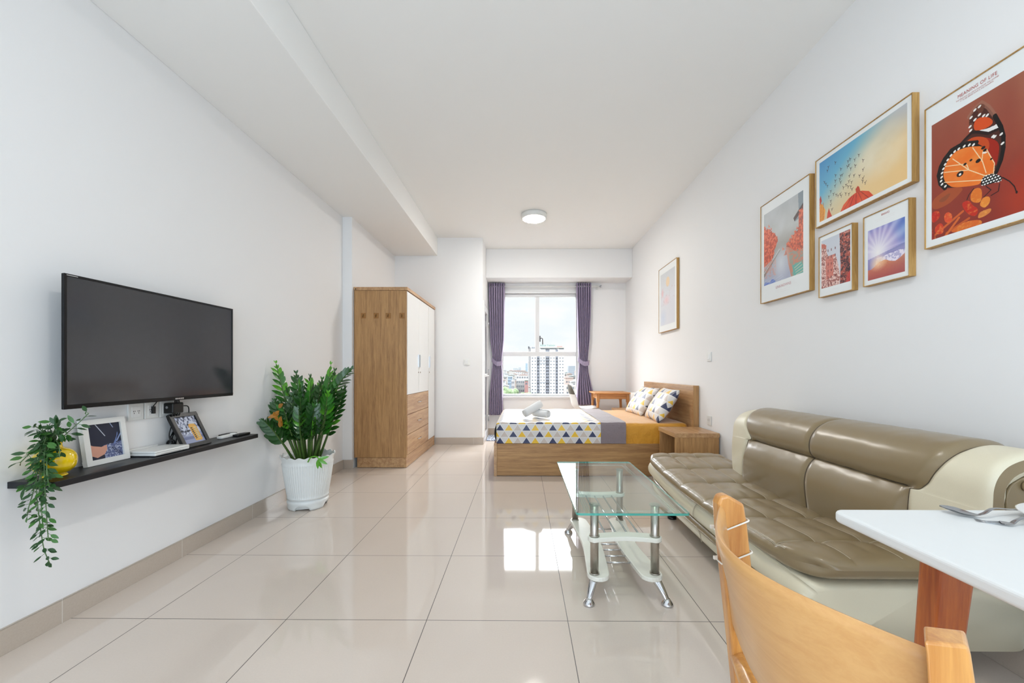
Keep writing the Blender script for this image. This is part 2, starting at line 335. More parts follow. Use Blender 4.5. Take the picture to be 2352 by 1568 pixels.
# unseen window frame added on the rear wall around the fill light
w2=struct('fill_light_frame',G().box(-1.65,1.45,YR,YR+.05,.25,.30).box(-1.65,1.45,YR,YR+.05,2.60,2.65).box(-1.65,-1.6,YR,YR+.05,.3,2.6).box(1.4,1.45,YR,YR+.05,.3,2.6).box(-.125,-.075,YR,YR+.05,.3,2.6),M['alu'])
# ------------------------------------------------------------ lamp, plates
def ceiling_lamp(x,y,label,e):
    t=thing('ceiling_lamp',label,'lamp',(x,y,ZC))
    obj('lamp_housing',G().lathe([(.155,0),(.158,-.02),(.158,-.055),(.150,-.062),(.135,-.062),(.135,-.05)],48,(x,y,ZC)),M['white_pl'],t)
    m=mat('lamp_diffuser','#fffdf6',.5,emit=((1,.972,.925),e))
    obj('diffuser',G().lathe([(.134,-.052),(.132,-.064),(.09,-.072),(.0001,-.075)],48,(x,y,ZC)),m,t); return t
ceiling_lamp(.15,4.98,'round white surface-mounted ceiling lamp, lit, in front of the window beam',118)
ceiling_lamp(.15,.9,'round white ceiling lamp, lit, added out of view as fill light above the sofa end of the room',46)  # second lamp added out of view to brighten the near end
def plate(loc,axis,label,kind,w=.09,h=.09,name='wall_outlet'):
    # axis '+x' faces +X (left wall), '-x' faces -X, '-y' faces -Y
    t=thing(name,label,kind,loc)
    def B(a0,a1,z0,z1,d0,d1):
        x,y,z=loc
        if axis=='+x': return BX(x+d0,x+d1,y+a0,y+a1,z+z0,z+z1)
        if axis=='-x': return BX(x-d1,x-d0,y+a0,y+a1,z+z0,z+z1)
        return BX(x+a0,x+a1,y-d1,y-d0,z+z0,z+z1)
    obj('cover_plate',B(-w/2,w/2,-h/2,h/2,0,.009),M['white_pl'],t,bev=.002)
    if kind=='switch':
        obj('rocker',B(-w*.28,w*.28,-h*.3,h*.3,.008,.013),M['white_gloss'],t,bev=.002)
    else:
        obj('socket_insert',B(-w*.3,w*.3,-h*.32,h*.32,.008,.0105),M['white_gloss'],t,bev=.001)
        for sx in (-.012,.012):
            for hx,hz in ((-.004,.004),(.004,.004),(0,-.006)):
                obj('socket_hole',B(sx+hx-.0015,sx+hx+.0015,hz-.003,hz+.003,.0104,.0108),M['black_pl'],t)
    return t
plate((XL,2.014,.863),'+x','white double wall outlet below the television, nearest of the three plates','outlet',.08,.085)
plate((XL,2.101,.863),'+x','white wall outlet plate with a slim black plug, middle of the three','outlet',.08,.085)
plate((XL,2.188,.863),'+x','white wall outlet plate mostly hidden behind the black power adapter','outlet',.08,.085)
plate((XR,3.76,1.205),'-x','white light switch on the right wall above the outlet','switch',.075,.085,'light_switch')
plate((XR,3.76,.61),'-x','white wall outlet beside the near nightstand on the right wall','outlet',.075,.085)
plate((-.806,YP,1.20),'-y','white light switch on the partition wall beside the wardrobe','switch',.085,.085,'light_switch')
# ------------------------------------------------------------ wardrobe
t=thing('wardrobe','tall oak-veneer wardrobe with white doors and three oak drawers','wardrobe',(-1.56,5.11,0))
WY0,WY1,WXa,WXb=4.41,5.82,-1.855,-1.275
obj('side_panel',BX(WXa,WXb,WY0,WY0+.018,.115,1.96),M['oak'],t,bev=.001)
obj('side_panel',BX(WXa,WXb,WY1-.018,WY1,0,1.96),M['oak'],t,bev=.001)
obj('top_panel',BX(WXa-.003,WXb+.012,WY0-.006,WY1+.004,1.962,1.998),M['oaky'],t,bev=.001)
obj('back_panel',BX(WXa,WXa+.01,WY0+.018,WY1-.018,.115,1.96),M['oak'],t)
g=G(); g.box(WXa+.03,WXb-.004,WY0+.008,WY0+.024,.004,.112); g.box(WXb-.02,WXb-.004,WY0+.024,WY1-.018,.004,.132); obj('plinth',g,M['oaky'],t,bev=.001)
obj('divider',BX(WXb-.02,WXb+.002,5.427,5.434,.13,1.96),M['oak'],t)
def door(y0,y1,z0,z1,hy,lock):
    d=obj('door',BX(WXb-.014,WXb+.004,y0,y1,z0,z1),M['white_gloss'],t,bev=.0015)
    obj('handle',BX(WXb+.004,WXb+.016,hy-.011,hy+.011,1.118,1.272),M['silver'],d,bev=.002)
    obj('lock',G().tube([(WXb+.003,lock,1.055),(WXb+.007,lock,1.055)],.009,12),M['brass'],d)
door(4.43,4.925,.808,1.955,4.905,4.905); door(4.93,5.425,.808,1.955,4.955,5.0); door(5.438,5.80,.14,1.955,5.49,5.49)
for z in (.140,.363,.586):
    d=obj('drawer',BX(WXb-.014,WXb+.004,4.43,5.425,z,z+.218),M['oaky'],t,bev=.0015)
    obj('handle',G().tube([(WXb+.004,4.86,z+.11),(WXb+.022,4.865,z+.11),(WXb+.022,4.985,z+.11),(WXb+.004,4.99,z+.11)],.005,8),M['chrome'],d)
for fx in (WXa+.06,WXb-.1): obj('foot',BX(fx,fx+.04,WY0+.02,WY0+.06,0,.006),M['black_pl'],t)
for i,x in enumerate((-1.752,-1.610,-1.477,-1.325)):
    h=obj('hook',BX(x-.028,x+.028,WY0-.004,WY0-.0002,1.652,1.712),M['adh'],t,bev=.004,label='amber adhesive hook pad on the side panel')
    obj('hook_pin',G().tube([(x,WY0-.004,1.695),(x,WY0-.012,1.69),(x,WY0-.014,1.668),(x,WY0-.02,1.664),(x+.003,WY0-.022,1.674)],.0028,6),M['brass'],h)
obj('screw_cover',BX(WXa+.015,WXa+.024,WY0-.008,WY0-.006,1.968,1.984),M['black_pl'],t)
# ------------------------------------------------------------ television
t=thing('television','large black flat-screen television mounted on the left wall','television',(-1.92,2.09,1.19))
TY0,TY1,TZ0,TZ1,TX=1.614,2.566,.913,1.470,-1.865
obj('casing',BX(TX-.012,TX-.002,TY0,TY1,TZ0,TZ1),M['tv_body'],t,bev=.003)
obj('rear_housing',BX(TX-.07,TX-.011,TY0+.14,TY1-.14,TZ0+.03,TZ1-.14),M['tv_body'],t,bev=.01)
g=G(); b=.010
g.box(TX-.003,TX+.002,TY0,TY1,TZ1-b,TZ1); g.box(TX-.003,TX+.002,TY0,TY1,TZ0,TZ0+.017); g.box(TX-.003,TX+.002,TY0,TY0+b,TZ0+.017,TZ1-b); g.box(TX-.003,TX+.002,TY1-b,TY1,TZ0+.017,TZ1-b)
obj('bezel',g,M['tv_body'],t,bev=.001)
obj('screen',BX(TX-.004,TX-.0005,TY0+b,TY1-b,TZ0+.017,TZ1-b),M['screen'],t)
obj('wall_bracket',G().box(XL+.002,TX-.068,1.95,2.2,1.1,1.3),M['black_pl'],t)
g=G()
for k in range(5): g.box(TX+.002,TX+.0028,2.137+k*.011,2.137+k*.011+.0085,TZ0+.005,TZ0+.012)
obj('maker_badge',g,M['silver'],t,label='small silver lettering strip')
obj('corner_badge',BX(TX+.002,TX+.0028,TY0+.008,TY0+.05,TZ1-.0075,TZ1-.0045),M['silver'],t)
# ------------------------------------------------------------ shelf and what stands on it
SZ=.647; SX=-1.782
tag(obj('wall_shelf',BX(XL,SX,1.511,2.69,SZ-.026,SZ),M['black_shelf'],bev=.002),'long black floating shelf on the left wall under the television','shelf')
def photo_frame(label,y0,y1,xb,xt,h,bw,fm,paint,th=.018,lean=0):
    t=thing('picture_frame',label,'picture frame',(xb,(y0+y1)/2,SZ))
    n=Vector((h,0,xb-xt)); L=math.hypot(xt-xb,h); up=Vector((xt-xb,0,h))/L; nn=Vector((h,0,-(xt-xb)))/L   # outward normal (+x)
    def P(y,s,d): v=Vector((xb,y,SZ+.0005))+up*s+nn*d; return tuple(v)
    HL=L
    def slab(ya,yb,sa,sb,d0,d1,g):
        vs=[P(ya,sa,d0),P(yb,sa,d0),P(yb,sb,d0),P(ya,sb,d0),P(ya,sa,d1),P(yb,sa,d1),P(yb,sb,d1),P(ya,sb,d1)]
        g.add(vs,[(0,1,2,3),(7,6,5,4),(0,4,5,1),(1,5,6,2),(2,6,7,3),(3,7,4,0)],sm=False)
    g=G(); slab(y0,y1,0,bw,-th,.004,g); slab(y0,y1,HL-bw,HL,-th,.004,g); slab(y0,y0+bw,bw,HL-bw,-th,.004,g); slab(y1-bw,y1,bw,HL-bw,-th,.004,g)
    obj('frame',g,fm,t,bev=.0015)
    g=G(); slab(y0+.004,y1-.004,.004,HL-.004,-th+.001,-.006,g); obj('backing',g,M['black_pl'],t)
    def fn(u,v): return P(y0+bw+u*(y1-y0-2*bw),HL-bw-v*(HL-2*bw),-.004)
    print_mesh('photograph',paint,fn,t)
    return t
# ------------------------------------------------------------ printed pictures: colours painted per vertex on fine sheets
def h2(c): c=c.lstrip('#'); return np.array([int(c[i:i+2],16)/255 for i in (0,2,4)])
class Cv:
    def __init__(s,w,h,col='#ffffff'):
        s.w,s.h=w,h; s.U,s.V=np.meshgrid((np.arange(w)+.5)/w,(np.arange(h)+.5)/h); s.I=np.ones((h,w,3))*h2(col)
    def mask(s,P):
        U,V=s.U,s.V; m=np.zeros(U.shape,bool); n=len(P)
        for i in range(n):
            x0,y0=P[i]; x1,y1=P[(i+1)%n]
            if y0==y1: continue
            m^=((y0>V)!=(y1>V))&(U<(x1-x0)*(V-y0)/(y1-y0)+x0)
        return m
    def put(s,m,c,a=1.):
        c=h2(c) if isinstance(c,str) else c
        m=m.astype(float)*a; s.I=s.I*(1-m[...,None])+c*m[...,None]; return s
    def poly(s,P,c,a=1.): return s.put(s.mask(P),c,a)
    def dist(s,P):
        asp=s.h/s.w; d=np.full(s.U.shape,9.)
        for (x0,y0),(x1,y1) in zip(P[:-1],P[1:]):
            dx,dy=x1-x0,(y1-y0)*asp; L=dx*dx+dy*dy+1e-9
            t=np.clip(((s.U-x0)*dx+(s.V-y0)*asp*dy)/L,0,1); d=np.minimum(d,np.hypot(s.U-x0-t*dx,(s.V-y0)*asp-t*dy))
        return d
    def line(s,P,c,w,a=1.): return s.put(s.dist(P)<w,c,a)
    def ell(s,x,y,rx,ry,c,rot=0,a=1.):
        asp=s.h/s.w; X=s.U-x; Y=(s.V-y)*asp; q=math.cos(rot)*X+math.sin(rot)*Y; p=-math.sin(rot)*X+math.cos(rot)*Y
        return s.put((q/rx)**2+(p/ry)**2<1,c,a)
    def grad(s,stops,axis='v',m=None,arr=None):
        t=arr if arr is not None else (s.V if axis=='v' else s.U); xs=[a for a,_ in stops]; cs=[h2(c) for _,c in stops]
        C=np.stack([np.interp(t,xs,[c[k] for c in cs]) for k in range(3)],-1)
        if m is None: s.I=C
        else: s.I=np.where(m[...,None],C,s.I)
        return s
    def noise(s,f,fv=None,seed=1,oct=3):
        fv=fv or f; r=np.random.default_rng(seed); o=np.zeros(s.U.shape); a=1;tot=0
        for k in range(oct):
            gx,gy=int(f*2**k)+2,int(fv*2**k)+2; gr=r.random((gy,gx)); x=s.U*(gx-1.001); y=s.V*(gy-1.001); xi=x.astype(int); yi=y.astype(int); fx=x-xi; fy=y-yi
            fx=fx*fx*(3-2*fx); fy=fy*fy*(3-2*fy)
            o+=a*((gr[yi,xi]*(1-fx)+gr[yi,xi+1]*fx)*(1-fy)+(gr[yi+1,xi]*(1-fx)+gr[yi+1,xi+1]*fx)*fy); tot+=a; a*=.5
        return o/tot
    def mixn(s,c,a): c=h2(c) if isinstance(c,str) else c; a=np.clip(a,0,1)[...,None]; s.I=s.I*(1-a)+c*a; return s
def vcolmat():
    m=bpy.data.materials.new('printed_picture'); m.use_nodes=True; t=m.node_tree; b=t.nodes['Principled BSDF']
    a=N(t,'ShaderNodeAttribute',attribute_name='Col'); t.links.new(a.outputs['Color'],b.inputs['Base Color']); b.inputs['Roughness'].default_value=.45; b.inputs['Specular IOR Level'].default_value=.3
    return m
M['print']=vcolmat()
def print_mesh(name,cv,fn,parent,m=None):
    w,h=cv.w,cv.h; off=OFF[parent.name]
    P0=np.array(fn(0,0)); Pu=np.array(fn(1,0))-P0; Pv=np.array(fn(0,1))-P0
    U,V=np.meshgrid(np.linspace(0,1,w),np.linspace(0,1,h)); co=P0+U[...,None]*Pu+V[...,None]*Pv-np.array(off)
    me=bpy.data.meshes.new(name); me.vertices.add(w*h); me.vertices.foreach_set('co',co.ravel())
    i,j=np.meshgrid(np.arange(w-1),np.arange(h-1)); a=(j*w+i).ravel(); q=np.stack([a,a+1,a+w+1,a+w],1)
    nf=len(q); me.loops.add(nf*4); me.loops.foreach_set('vertex_index',q.ravel().astype(np.int32)); me.polygons.add(nf); me.polygons.foreach_set('loop_start',np.arange(0,nf*4,4)); me.polygons.foreach_set('loop_total',np.full(nf,4)); me.update()
    c=np.clip(cv.I,0,1); L=np.where(c<=.04045,c/12.92,((c+.055)/1.055)**2.4)
    at=me.color_attributes.new('Col','FLOAT_COLOR','POINT'); at.data.foreach_set('color',np.concatenate([L,np.ones((h,w,1))],-1).astype(np.float32).ravel())
    me.materials.append(m or M['print']); o=bpy.data.objects.new(name,me); COL.objects.link(o); o.parent=parent; OFF[o.name]=off; return o
def text_obj(name,body,size,mat_,parent,org,right,up,sx=1.,align='CENTER',ext=0.,label=None,spacing=1.0):
    cu=bpy.data.curves.new(name,'FONT'); cu.body=body; cu.size=size; cu.align_x=align; cu.extrude=ext; cu.space_character=spacing
    tmp=bpy.data.objects.new(name,cu); COL.objects.link(tmp); bpy.context.view_layer.update()
    me=bpy.data.meshes.new_from_object(tmp.evaluated_get(bpy.context.evaluated_depsgraph_get())); bpy.data.objects.remove(tmp)
    r=Vector(right).normalized()*sx; u=Vector(up).normalized(); n=Vector(right).cross(Vector(up)).normalized(); off=OFF[parent.name]
    me.transform(Matrix(((r.x,u.x,n.x,org[0]-off.x),(r.y,u.y,n.y,org[1]-off.y),(r.z,u.z,n.z,org[2]-off.z),(0,0,0,1))))
    me.materials.clear(); me.materials.append(mat_); me.name=name
    o=bpy.data.objects.new(name,me); COL.objects.link(o); o.parent=parent; OFF[o.name]=off
    if label: o['label']=label
    return o
M['ink']=mat('red_ink','#b8473a',.6,nstr=.05); M['inkl']=mat('pale_red_ink','#c98a84',.6,nstr=.05); M['inkp']=mat('pale_rose_ink','#dba9ab',.6,nstr=.05)
M['paper']=mat('white_mount_paper','#eff0ee',.55,nstr=.02)
# --- butterfly
cb=Cv(450,660); K=.436/.40
def SO(P): return [(x*K,y) for x,y in P]
def S(P):
    P=SO(P)
    for _ in range(2):
        Q=[]
        for (a,b),(c,d) in zip(P,P[1:]+P[:1]): Q+=[(a*.75+c*.25,b*.75+d*.25),(a*.25+c*.75,b*.25+d*.75)]
        P=Q
    return P
n=cb.noise(3,3,3)
cb.grad([(0,'#8f3f33'),(.5,'#98402d'),(1,'#8c3027')]); cb.mixn('#a4664f',np.clip(1.25-1.5*cb.V-.5*(1-cb.U),0,1)*.9); cb.mixn('#c23f22',np.clip(1-np.hypot((cb.U-.95)/.35,(cb.V-.86)/.3),0,1)); cb.mixn('#7d2a26',np.clip(n-.45,0,1)*.7)
F=dict(hind=[(.181,.62),(.138,.575),(.122,.51),(.142,.457),(.177,.418),(.236,.383),(.3,.38),(.372,.393),(.44,.416),(.489,.457),(.534,.518),(.567,.577),(.578,.627),(.576,.656),(.525,.654),(.489,.661),(.475,.687),(.45,.691),(.351,.669),(.248,.64)],
fore=[(.3,.38),(.351,.356),(.406,.334),(.383,.288),(.383,.222),(.422,.192),(.479,.176),(.534,.231),(.58,.306),(.624,.395),(.642,.463),(.64,.537),(.624,.599),(.589,.661),(.578,.627),(.544,.537),(.489,.457),(.44,.416)],
foreor=[(.422,.273),(.47,.263),(.544,.298),(.576,.349),(.507,.358),(.422,.336)],
red=[(.489,.398),(.58,.452),(.615,.497),(.606,.569),(.585,.637),(.544,.537),(.493,.457),(.422,.401)],
or2=[(.351,.38),(.413,.365),(.507,.405),(.544,.452),(.534,.51),(.489,.457),(.44,.416)],
white=[(.456,.343),(.525,.363),(.58,.365),(.601,.363),(.615,.398),(.58,.406),(.507,.386),(.466,.363)],
body=[(.475,.687),(.493,.651),(.562,.656),(.615,.686),(.635,.707),(.624,.731),(.58,.719),(.516,.716),(.479,.707)],
leaf=[(.055,.672),(.138,.645),(.204,.632),(.351,.669),(.291,.711),(.193,.747),(.062,.744)])
cb.poly(S(F['leaf']),'#b0552c',.8); cb.poly(S([(.1,.69),(.25,.66),(.18,.72)]),'#8a4a30',.7)
cb.poly(S(F['fore']),'#4a241c'); cb.line(SO([(.383,.222),(.422,.192),(.479,.176),(.534,.231),(.58,.306)]),'#a06f5c',.018,.7)
cb.poly(S(F['foreor']),'#d9501d'); cb.poly(S(F['red']),'#a0210f'); cb.poly(S(F['or2']),'#c64a1c'); cb.poly(S(F['white']),'#eceae6')
cb.mixn('#70402f',cb.mask(S([(.383,.288),(.383,.222),(.422,.192),(.479,.176),(.52,.22),(.44,.27),(.42,.33)]))*.8*(cb.noise(30,30,5)>.42))
cb.line(SO([(.58,.306),(.624,.395),(.642,.463),(.64,.537),(.624,.599),(.589,.661)]),'#120c0c',.017)
cb.line(SO([(.3,.38),(.351,.356),(.406,.334),(.45,.35),(.53,.395),(.6,.40)]),'#241312',.013)
cb.poly(S(F['hind']),'#15100f'); cb.line(SO(F['hind'][:9]),'#15100f',.022)
c=np.array([.40,.56]); inner=[(c[0]+(x-c[0])*.86,c[1]+(y-c[1])*.86) if i<9 else (x,y) for i,(x,y) in enumerate(F['hind'])]
hm=cb.mask(S(inner)); cb.put(hm,'#ee7426'); cb.mixn('#f59a4a',hm*np.clip(cb.noise(8,20,9)-.35,0,1)*1.1)
for P in ([(.571,.662),(.507,.651),(.383,.57),(.248,.446)],[(.383,.57),(.172,.51)],[(.383,.57),(.362,.522),(.181,.472)],[(.484,.671),(.172,.579)],[(.516,.635),(.489,.554),(.413,.436)],[(.493,.493),(.484,.552)],[(.571,.66),(.578,.6),(.52,.49)]): cb.line(SO(P),'#f7d3a2',.0038)
for x,y in [(.181,.609),(.151,.585),(.142,.56),(.147,.535),(.151,.507),(.163,.482),(.179,.457),(.202,.435),(.232,.415),(.264,.402),(.3,.398),(.346,.399),(.388,.407),(.422,.42)]: cb.ell(x*K*.985+.004,y,.014,.010,'#f2efe9',rot=-.6)
for x,y in [(.466,.247),(.498,.268),(.525,.278),(.431,.263),(.392,.291),(.397,.318),(.626,.44),(.635,.5),(.567,.428),(.58,.436),(.466,.195),(.43,.2),(.40,.235)]: cb.ell(x*K,y,.015,.010,'#efece6',rot=-.5)
for x,y,r in [(.31,.57,.032),(.351,.52,.015),(.399,.512,.013),(.456,.538,.022),(.495,.47,.018),(.507,.49,.016),(.555,.564,.011)]: cb.ell(x*K,y,r,r*.8,'#17100f')
cb.ell(.31*K,.573,.012,.011,'#f4efe6'); cb.ell(.505*K,.505,.022,.008,'#f1e9dd',rot=.4)
bm_=cb.mask(S(F['body'])); cb.put(bm_,'#100d0d')
for x in np.arange(.485,.63,.022):
    for y in np.arange(.655,.735,.017):
        xx,yy=x+(0.011 if int(y*1000)%2 else 0),y
        cb.mixn('#f0efec',((((cb.U-xx*K)/.0085)**2+(((cb.V-yy)*660/450)/.0075)**2)<1)*bm_*1.)
cb.line(SO([(.635,.707),(.683,.747),(.716,.788),(.732,.833)]),'#231415',.0045); cb.ell(.731*K,.828,.008,.012,'#1a1012')
for P in ([(.516,.721),(.553,.756),(.498,.784)],[(.615,.737),(.606,.781),(.553,.791)],[(.422,.704),(.383,.732),(.367,.759)]): cb.line(SO(P),'#33191a',.004)
for P,c_ in (([(.08,.925),(.333,.826)],'#d3622c'),([(.193,.935),(.383,.886)],'#c85a28'),([(.16,.97),(.3,.86)],'#d96a2f')): cb.line(SO(P),c_,.011)
for P,c_ in (([(.422,.704),(.479,.716),(.489,.774),(.47,.814),(.401,.786),(.392,.742)],'#e3762a'),([(.47,.814),(.493,.783),(.544,.791),(.548,.831),(.507,.858),(.47,.831)],'#ea8a35'),
 ([(.312,.768),(.383,.764),(.413,.813),(.461,.844),(.44,.893),(.372,.858)],'#c42c1c'),([(.489,.868),(.562,.868),(.544,.9),(.45,.913),(.461,.875)],'#d8823f'),([(.055,.751),(.126,.758),(.138,.809),(.08,.836),(.055,.821)],'#c3261e'),
 ([(.165,.808),(.204,.789),(.248,.823),(.236,.871),(.181,.865)],'#e0502c'),([(.08,.871),(.138,.844),(.172,.886),(.161,.936),(.092,.918)],'#d23a24'),([(.312,.906),(.383,.901),(.489,.923),(.479,.96),(.372,.963),(.204,.938)],'#dd6a2a'),([(.055,.86),(.08,.9),(.1,.96),(.06,.97)],'#9c2a22')):
    m=cb.mask(S(P)); cb.put(m,c_); cb.mixn('#f3b04e',m*np.clip(cb.noise(40,60,31)-.5,0,1)*1.6)
# print area inside the white mount
IMG={}
def mount(cv,u0,u1,v0,v1):
    o=Cv(cv.w,cv.h,'#eef0ef'); m=(cv.U>=u0)&(cv.U<=u1)&(cv.V>=v0)&(cv.V<=v1); o.I=np.where(m[...,None],cv.I,o.I); return o
IMG['butterfly']=mount(cb,.06,.94,.135,.95)
# --- sky, birds and pumpkins
cl=Cv(450,300); t=cl.U*.8+cl.V*.75
cl.grad([(0,'#4f8fc6'),(.45,'#6fb3cf'),(.75,'#d8cfae'),(1.05,'#eccb94'),(1.5,'#f0c88a')],arr=t)
cl.mixn('#a9b7d8',np.clip((cl.U-.55)*1.8,0,1)*np.clip(1-cl.V*2.2,0,1)); cl.mixn('#f3e9d2',np.clip(1-np.hypot((cl.U-.72)/.35,(cl.V-.45)/.35),0,1)*cl.noise(6,5,8)*1.3); cl.mixn('#c2a27c',np.clip(cl.V-.6,0,1)*np.clip(.6-cl.U,0,1)*1.2)
pk=[(.30,.95),(.343,.863),(.406,.81),(.475,.785),(.542,.80),(.615,.855),(.664,.95)]
m=cl.mask(pk); cl.put(m,'#d8452a')
for i in range(5): cl.line([(.34+i*.07,.95),(.44+i*.022,.80)],'#8e2418',.003)
cl.mixn('#ef7b45',m*np.clip(cl.noise(10,6,2)-.4,0,1)); cl.poly([(.484,.80),(.476,.735),(.50,.71),(.515,.73),(.531,.81)],'#c2452b')
cl.poly([(.04,.649),(.087,.702),(.122,.804),(.11,.903),(.10,.95),(.04,.95)],'#f0a442')
for i in range(3): cl.line([(.05+i*.022,.68),(.062+i*.02,.93)],'#b35e1c',.003)
cl.poly([(.14,.95),(.15,.86),(.168,.80),(.18,.86),(.21,.95)],'#c8402a'); cl.poly([(.045,.60),(.06,.55),(.075,.64),(.05,.70)],'#c0392b')
for x,y in [(.513,.31),(.557,.415),(.47,.336),(.248,.204),(.161,.201),(.149,.244),(.314,.346),(.396,.3),(.419,.29),(.406,.359),(.389,.369),(.475,.422),(.426,.422),(.557,.534),(.251,.389),(.312,.438),(.329,.438),(.411,.509),(.462,.542),(.52,.588),(.557,.646),(.552,.684),(.579,.72),(.11,.384),(.129,.422),(.149,.466),(.248,.463),(.244,.529),(.302,.481),(.312,.527),(.406,.58),(.435,.613),(.375,.608),(.343,.623),(.396,.646),(.426,.667),(.44,.712),(.192,.573),(.168,.636),(.226,.634),(.258,.667),(.28,.695),(.307,.687),(.319,.72),(.37,.725),(.406,.753),(.192,.715),(.192,.768),(.207,.842)]:
    q=random.uniform(-.5,.5); cl.line([(x-.010,y-.016+q*.02),(x,y),(x+.011,y-.012-q*.02)],'#4a3434',.0022); cl.line([(x,y-.004),(x-.003,y+.022)],'#4a3434',.0026)
IMG['sky']=mount(cl,.045,.955,.06,.94)
# --- river with red trees
ck=Cv(270,380); n1=ck.noise(14,20,4); n2=ck.noise(40,60,6)
ck.grad([(0,'#b9bec0'),(.35,'#c3c4c1'),(.5,'#a7a39c'),(.62,'#b3b6bf'),(1,'#a9aecb')]); ck.mixn('#d6d8da',np.clip(ck.noise(5,6,12)-.4,0,1)*(ck.V<.4))
ck.poly([(.78,0),(1,0),(1,.3),(.72,.34),(.80,.26)],'#8e99a0'); ck.poly([(.70,.30),(.9,.20),(.9,.25),(.72,.335)],'#5b4a48')
lt=((ck.U<.40-.28*np.abs(ck.V-.42)/.2*.6+.16*(n1-.5))&(ck.V>.20+.35*ck.U+.12*(n2-.5))&(ck.V<.66-.25*ck.U)); ck.put(lt,'#dc6144'); ck.mixn('#a8452f',lt*(n2>.56)*.6); ck.mixn('#ef8a68',lt*(n2<.4)*.6)
rt=((ck.U>.50+.2*(n1-.5))&(ck.V>.54-.48*(ck.U-.5)+.1*(n2-.5)-.12*(ck.U>.8))&(ck.V<.58+.05*ck.U)); ck.put(rt,'#d9664a'); ck.mixn('#9c5545',rt*(n2>.58)*.7); ck.mixn('#f09572',rt*(n2<.38)*.6)
ck.poly([(0,.72),(.42,.52),(.44,.54),(.05,.76),(0,.80)],'#8a8580'); ck.line([(0,.74),(.42,.525)],'#d8d5d0',.006)
ck.poly([(.55,.53),(.62,.55),(.76,.62),(1,.60),(1,.95),(.70,.92),(.60,.70)],'#c98d78'); ck.mixn('#8fa79c',ck.mask([(.6,.6),(.8,.6),(1,.7),(1,.9),(.7,.9)])*(n2>.5)*.7)
ck.poly([(.68,.73),(.84,.72),(1,.86),(1,.95),(.72,.92)],'#6fb3a6'); 
for i in range(7): ck.line([(.72+i*.012,.76+i*.022),(.84+i*.02,.73+i*.026)],'#d7c9b5',.004)
ck.mixn('#5a74c6',((ck.U<.42-.5*(1-ck.V))&(ck.V>.80+.05*(n1-.5)))*.75); ck.mixn('#c9d2e6',((ck.U<.5)&(ck.V>.78))*(np.sin(ck.V*260+ck.U*40)>.3)*.35); ck.mixn('#d98f7c',((ck.U<.35)&(ck.V>.6)&(ck.V<.76))*.5*(n2>.45)); ck.mixn('#dfe3e8',np.clip(1-np.hypot((ck.U-.45)/.2,(ck.V-.66)/.2),0,1)*.8)
IMG['river']=mount(ck,.07,.88,.10,.83)
# --- old street
cs=Cv(120,175); n1=cs.noise(12,30,14); n2=cs.noise(30,60,16)
cs.grad([(0,'#c9cfd9'),(1,'#e2dee2')])
m=cs.mask([(0,.08),(.22,.16),(.24,.30),(.30,.38),(.52,.40),(.60,.58),(.64,.75),(.60,1),(0,1)]); cs.put(m,'#d9a79c'); cs.mixn('#8e4a44',m*(n2>.56)*.7); cs.mixn('#f3dcd4',m*(n2<.42)*.7)
cs.poly([(.20,.40),(.44,.38),(.44,.70),(.22,.74)],'#d8796a',.8); cs.poly([(0,.10),(.22,.17),(.22,.22),(0,.17)],'#c96e5e'); cs.poly([(.2,.36),(.5,.36),(.5,.40),(.2,.41)],'#cf8577')
for y in np.arange(.25,.95,.11):
    for x in (.06,.14,.28,.38,.5): cs.ell(x,y+.02*(x>.2),.014,.035,'#6d3a3c',a=.8)
m=cs.mask([(.62,0),(1,0),(1,1),(.62,1),(.66,.6)]); cs.put(m,'#8d4a44'); cs.mixn('#3c2a34',m*(n2>.52)*.9); cs.mixn('#c9604e',m*(n1<.42)*.8); cs.mixn('#d9b0a4',m*(n2<.3)*.8); cs.ell(1.0,.85,.18,.25,'#cf4a46',a=.8)
IMG['street']=mount(cs,.07,.93,.07,.86)
# --- beach sunset
ce=Cv(120,175); sk=np.hypot((ce.U-.33)*1.0,(ce.V-.56)*1.4)
ce.grad([(0,'#f7f3f2'),(.12,'#e9e4ee'),(.4,'#aea2d2'),(.7,'#5a6fc0'),(1,'#3f62b5')],arr=sk); ang=np.arctan2(ce.V-.56,ce.U-.33); ray=np.sin(ang*17+2*ce.noise(5,5,3))*.5+.5
ce.mixn('#f1ecf4',ray*(ce.V<.55)*.45); ce.mixn('#6aa0d8',np.clip((ce.U-.6)*2,0,1)*np.clip(1-abs(ce.V-.35)*4,0,1)*.8)
sea=ce.V>.60-.10*(ce.U-.4); ce.grad([(.5,'#6a7cb0'),(.6,'#9a97c6'),(.7,'#8c86bb'),(1,'#7c6a98')],m=sea); ce.mixn('#f3dde0',sea*np.clip(1-np.abs(ce.U-.33)/.22,0,1)*.8)
sand=ce.V>.74-.06*(ce.U-.3)+.035*np.sin(ce.U*11)+.02*(ce.noise(9,9,4)-.5); foam=(ce.V>.645-.04*(ce.U-.3)+.03*(ce.noise(8,8,7)-.5))&~sand&(ce.U>.28); ce.mixn('#eee6f4',foam*(.45+.55*(ce.noise(26,26,9)>.48)))
ce.grad([(.7,'#e39a6c'),(.8,'#c9705c'),(1,'#a4484f')],m=sand); ce.mixn('#7d5a78',sand*np.clip((ce.U-.5)*1.6,0,1)*.8*np.clip(1.6-ce.V*1.5,0,1)); ce.mixn('#ffd9b0',np.clip(1-np.hypot((ce.U-.33)/.22,(ce.V-.72)/.12),0,1)*.9)
ce.mixn('#b5485a',np.clip(ce.noise(50,70,3)-.6,0,1)*sand)
IMG['beach']=mount(ce,.09,.91,.21,.93)
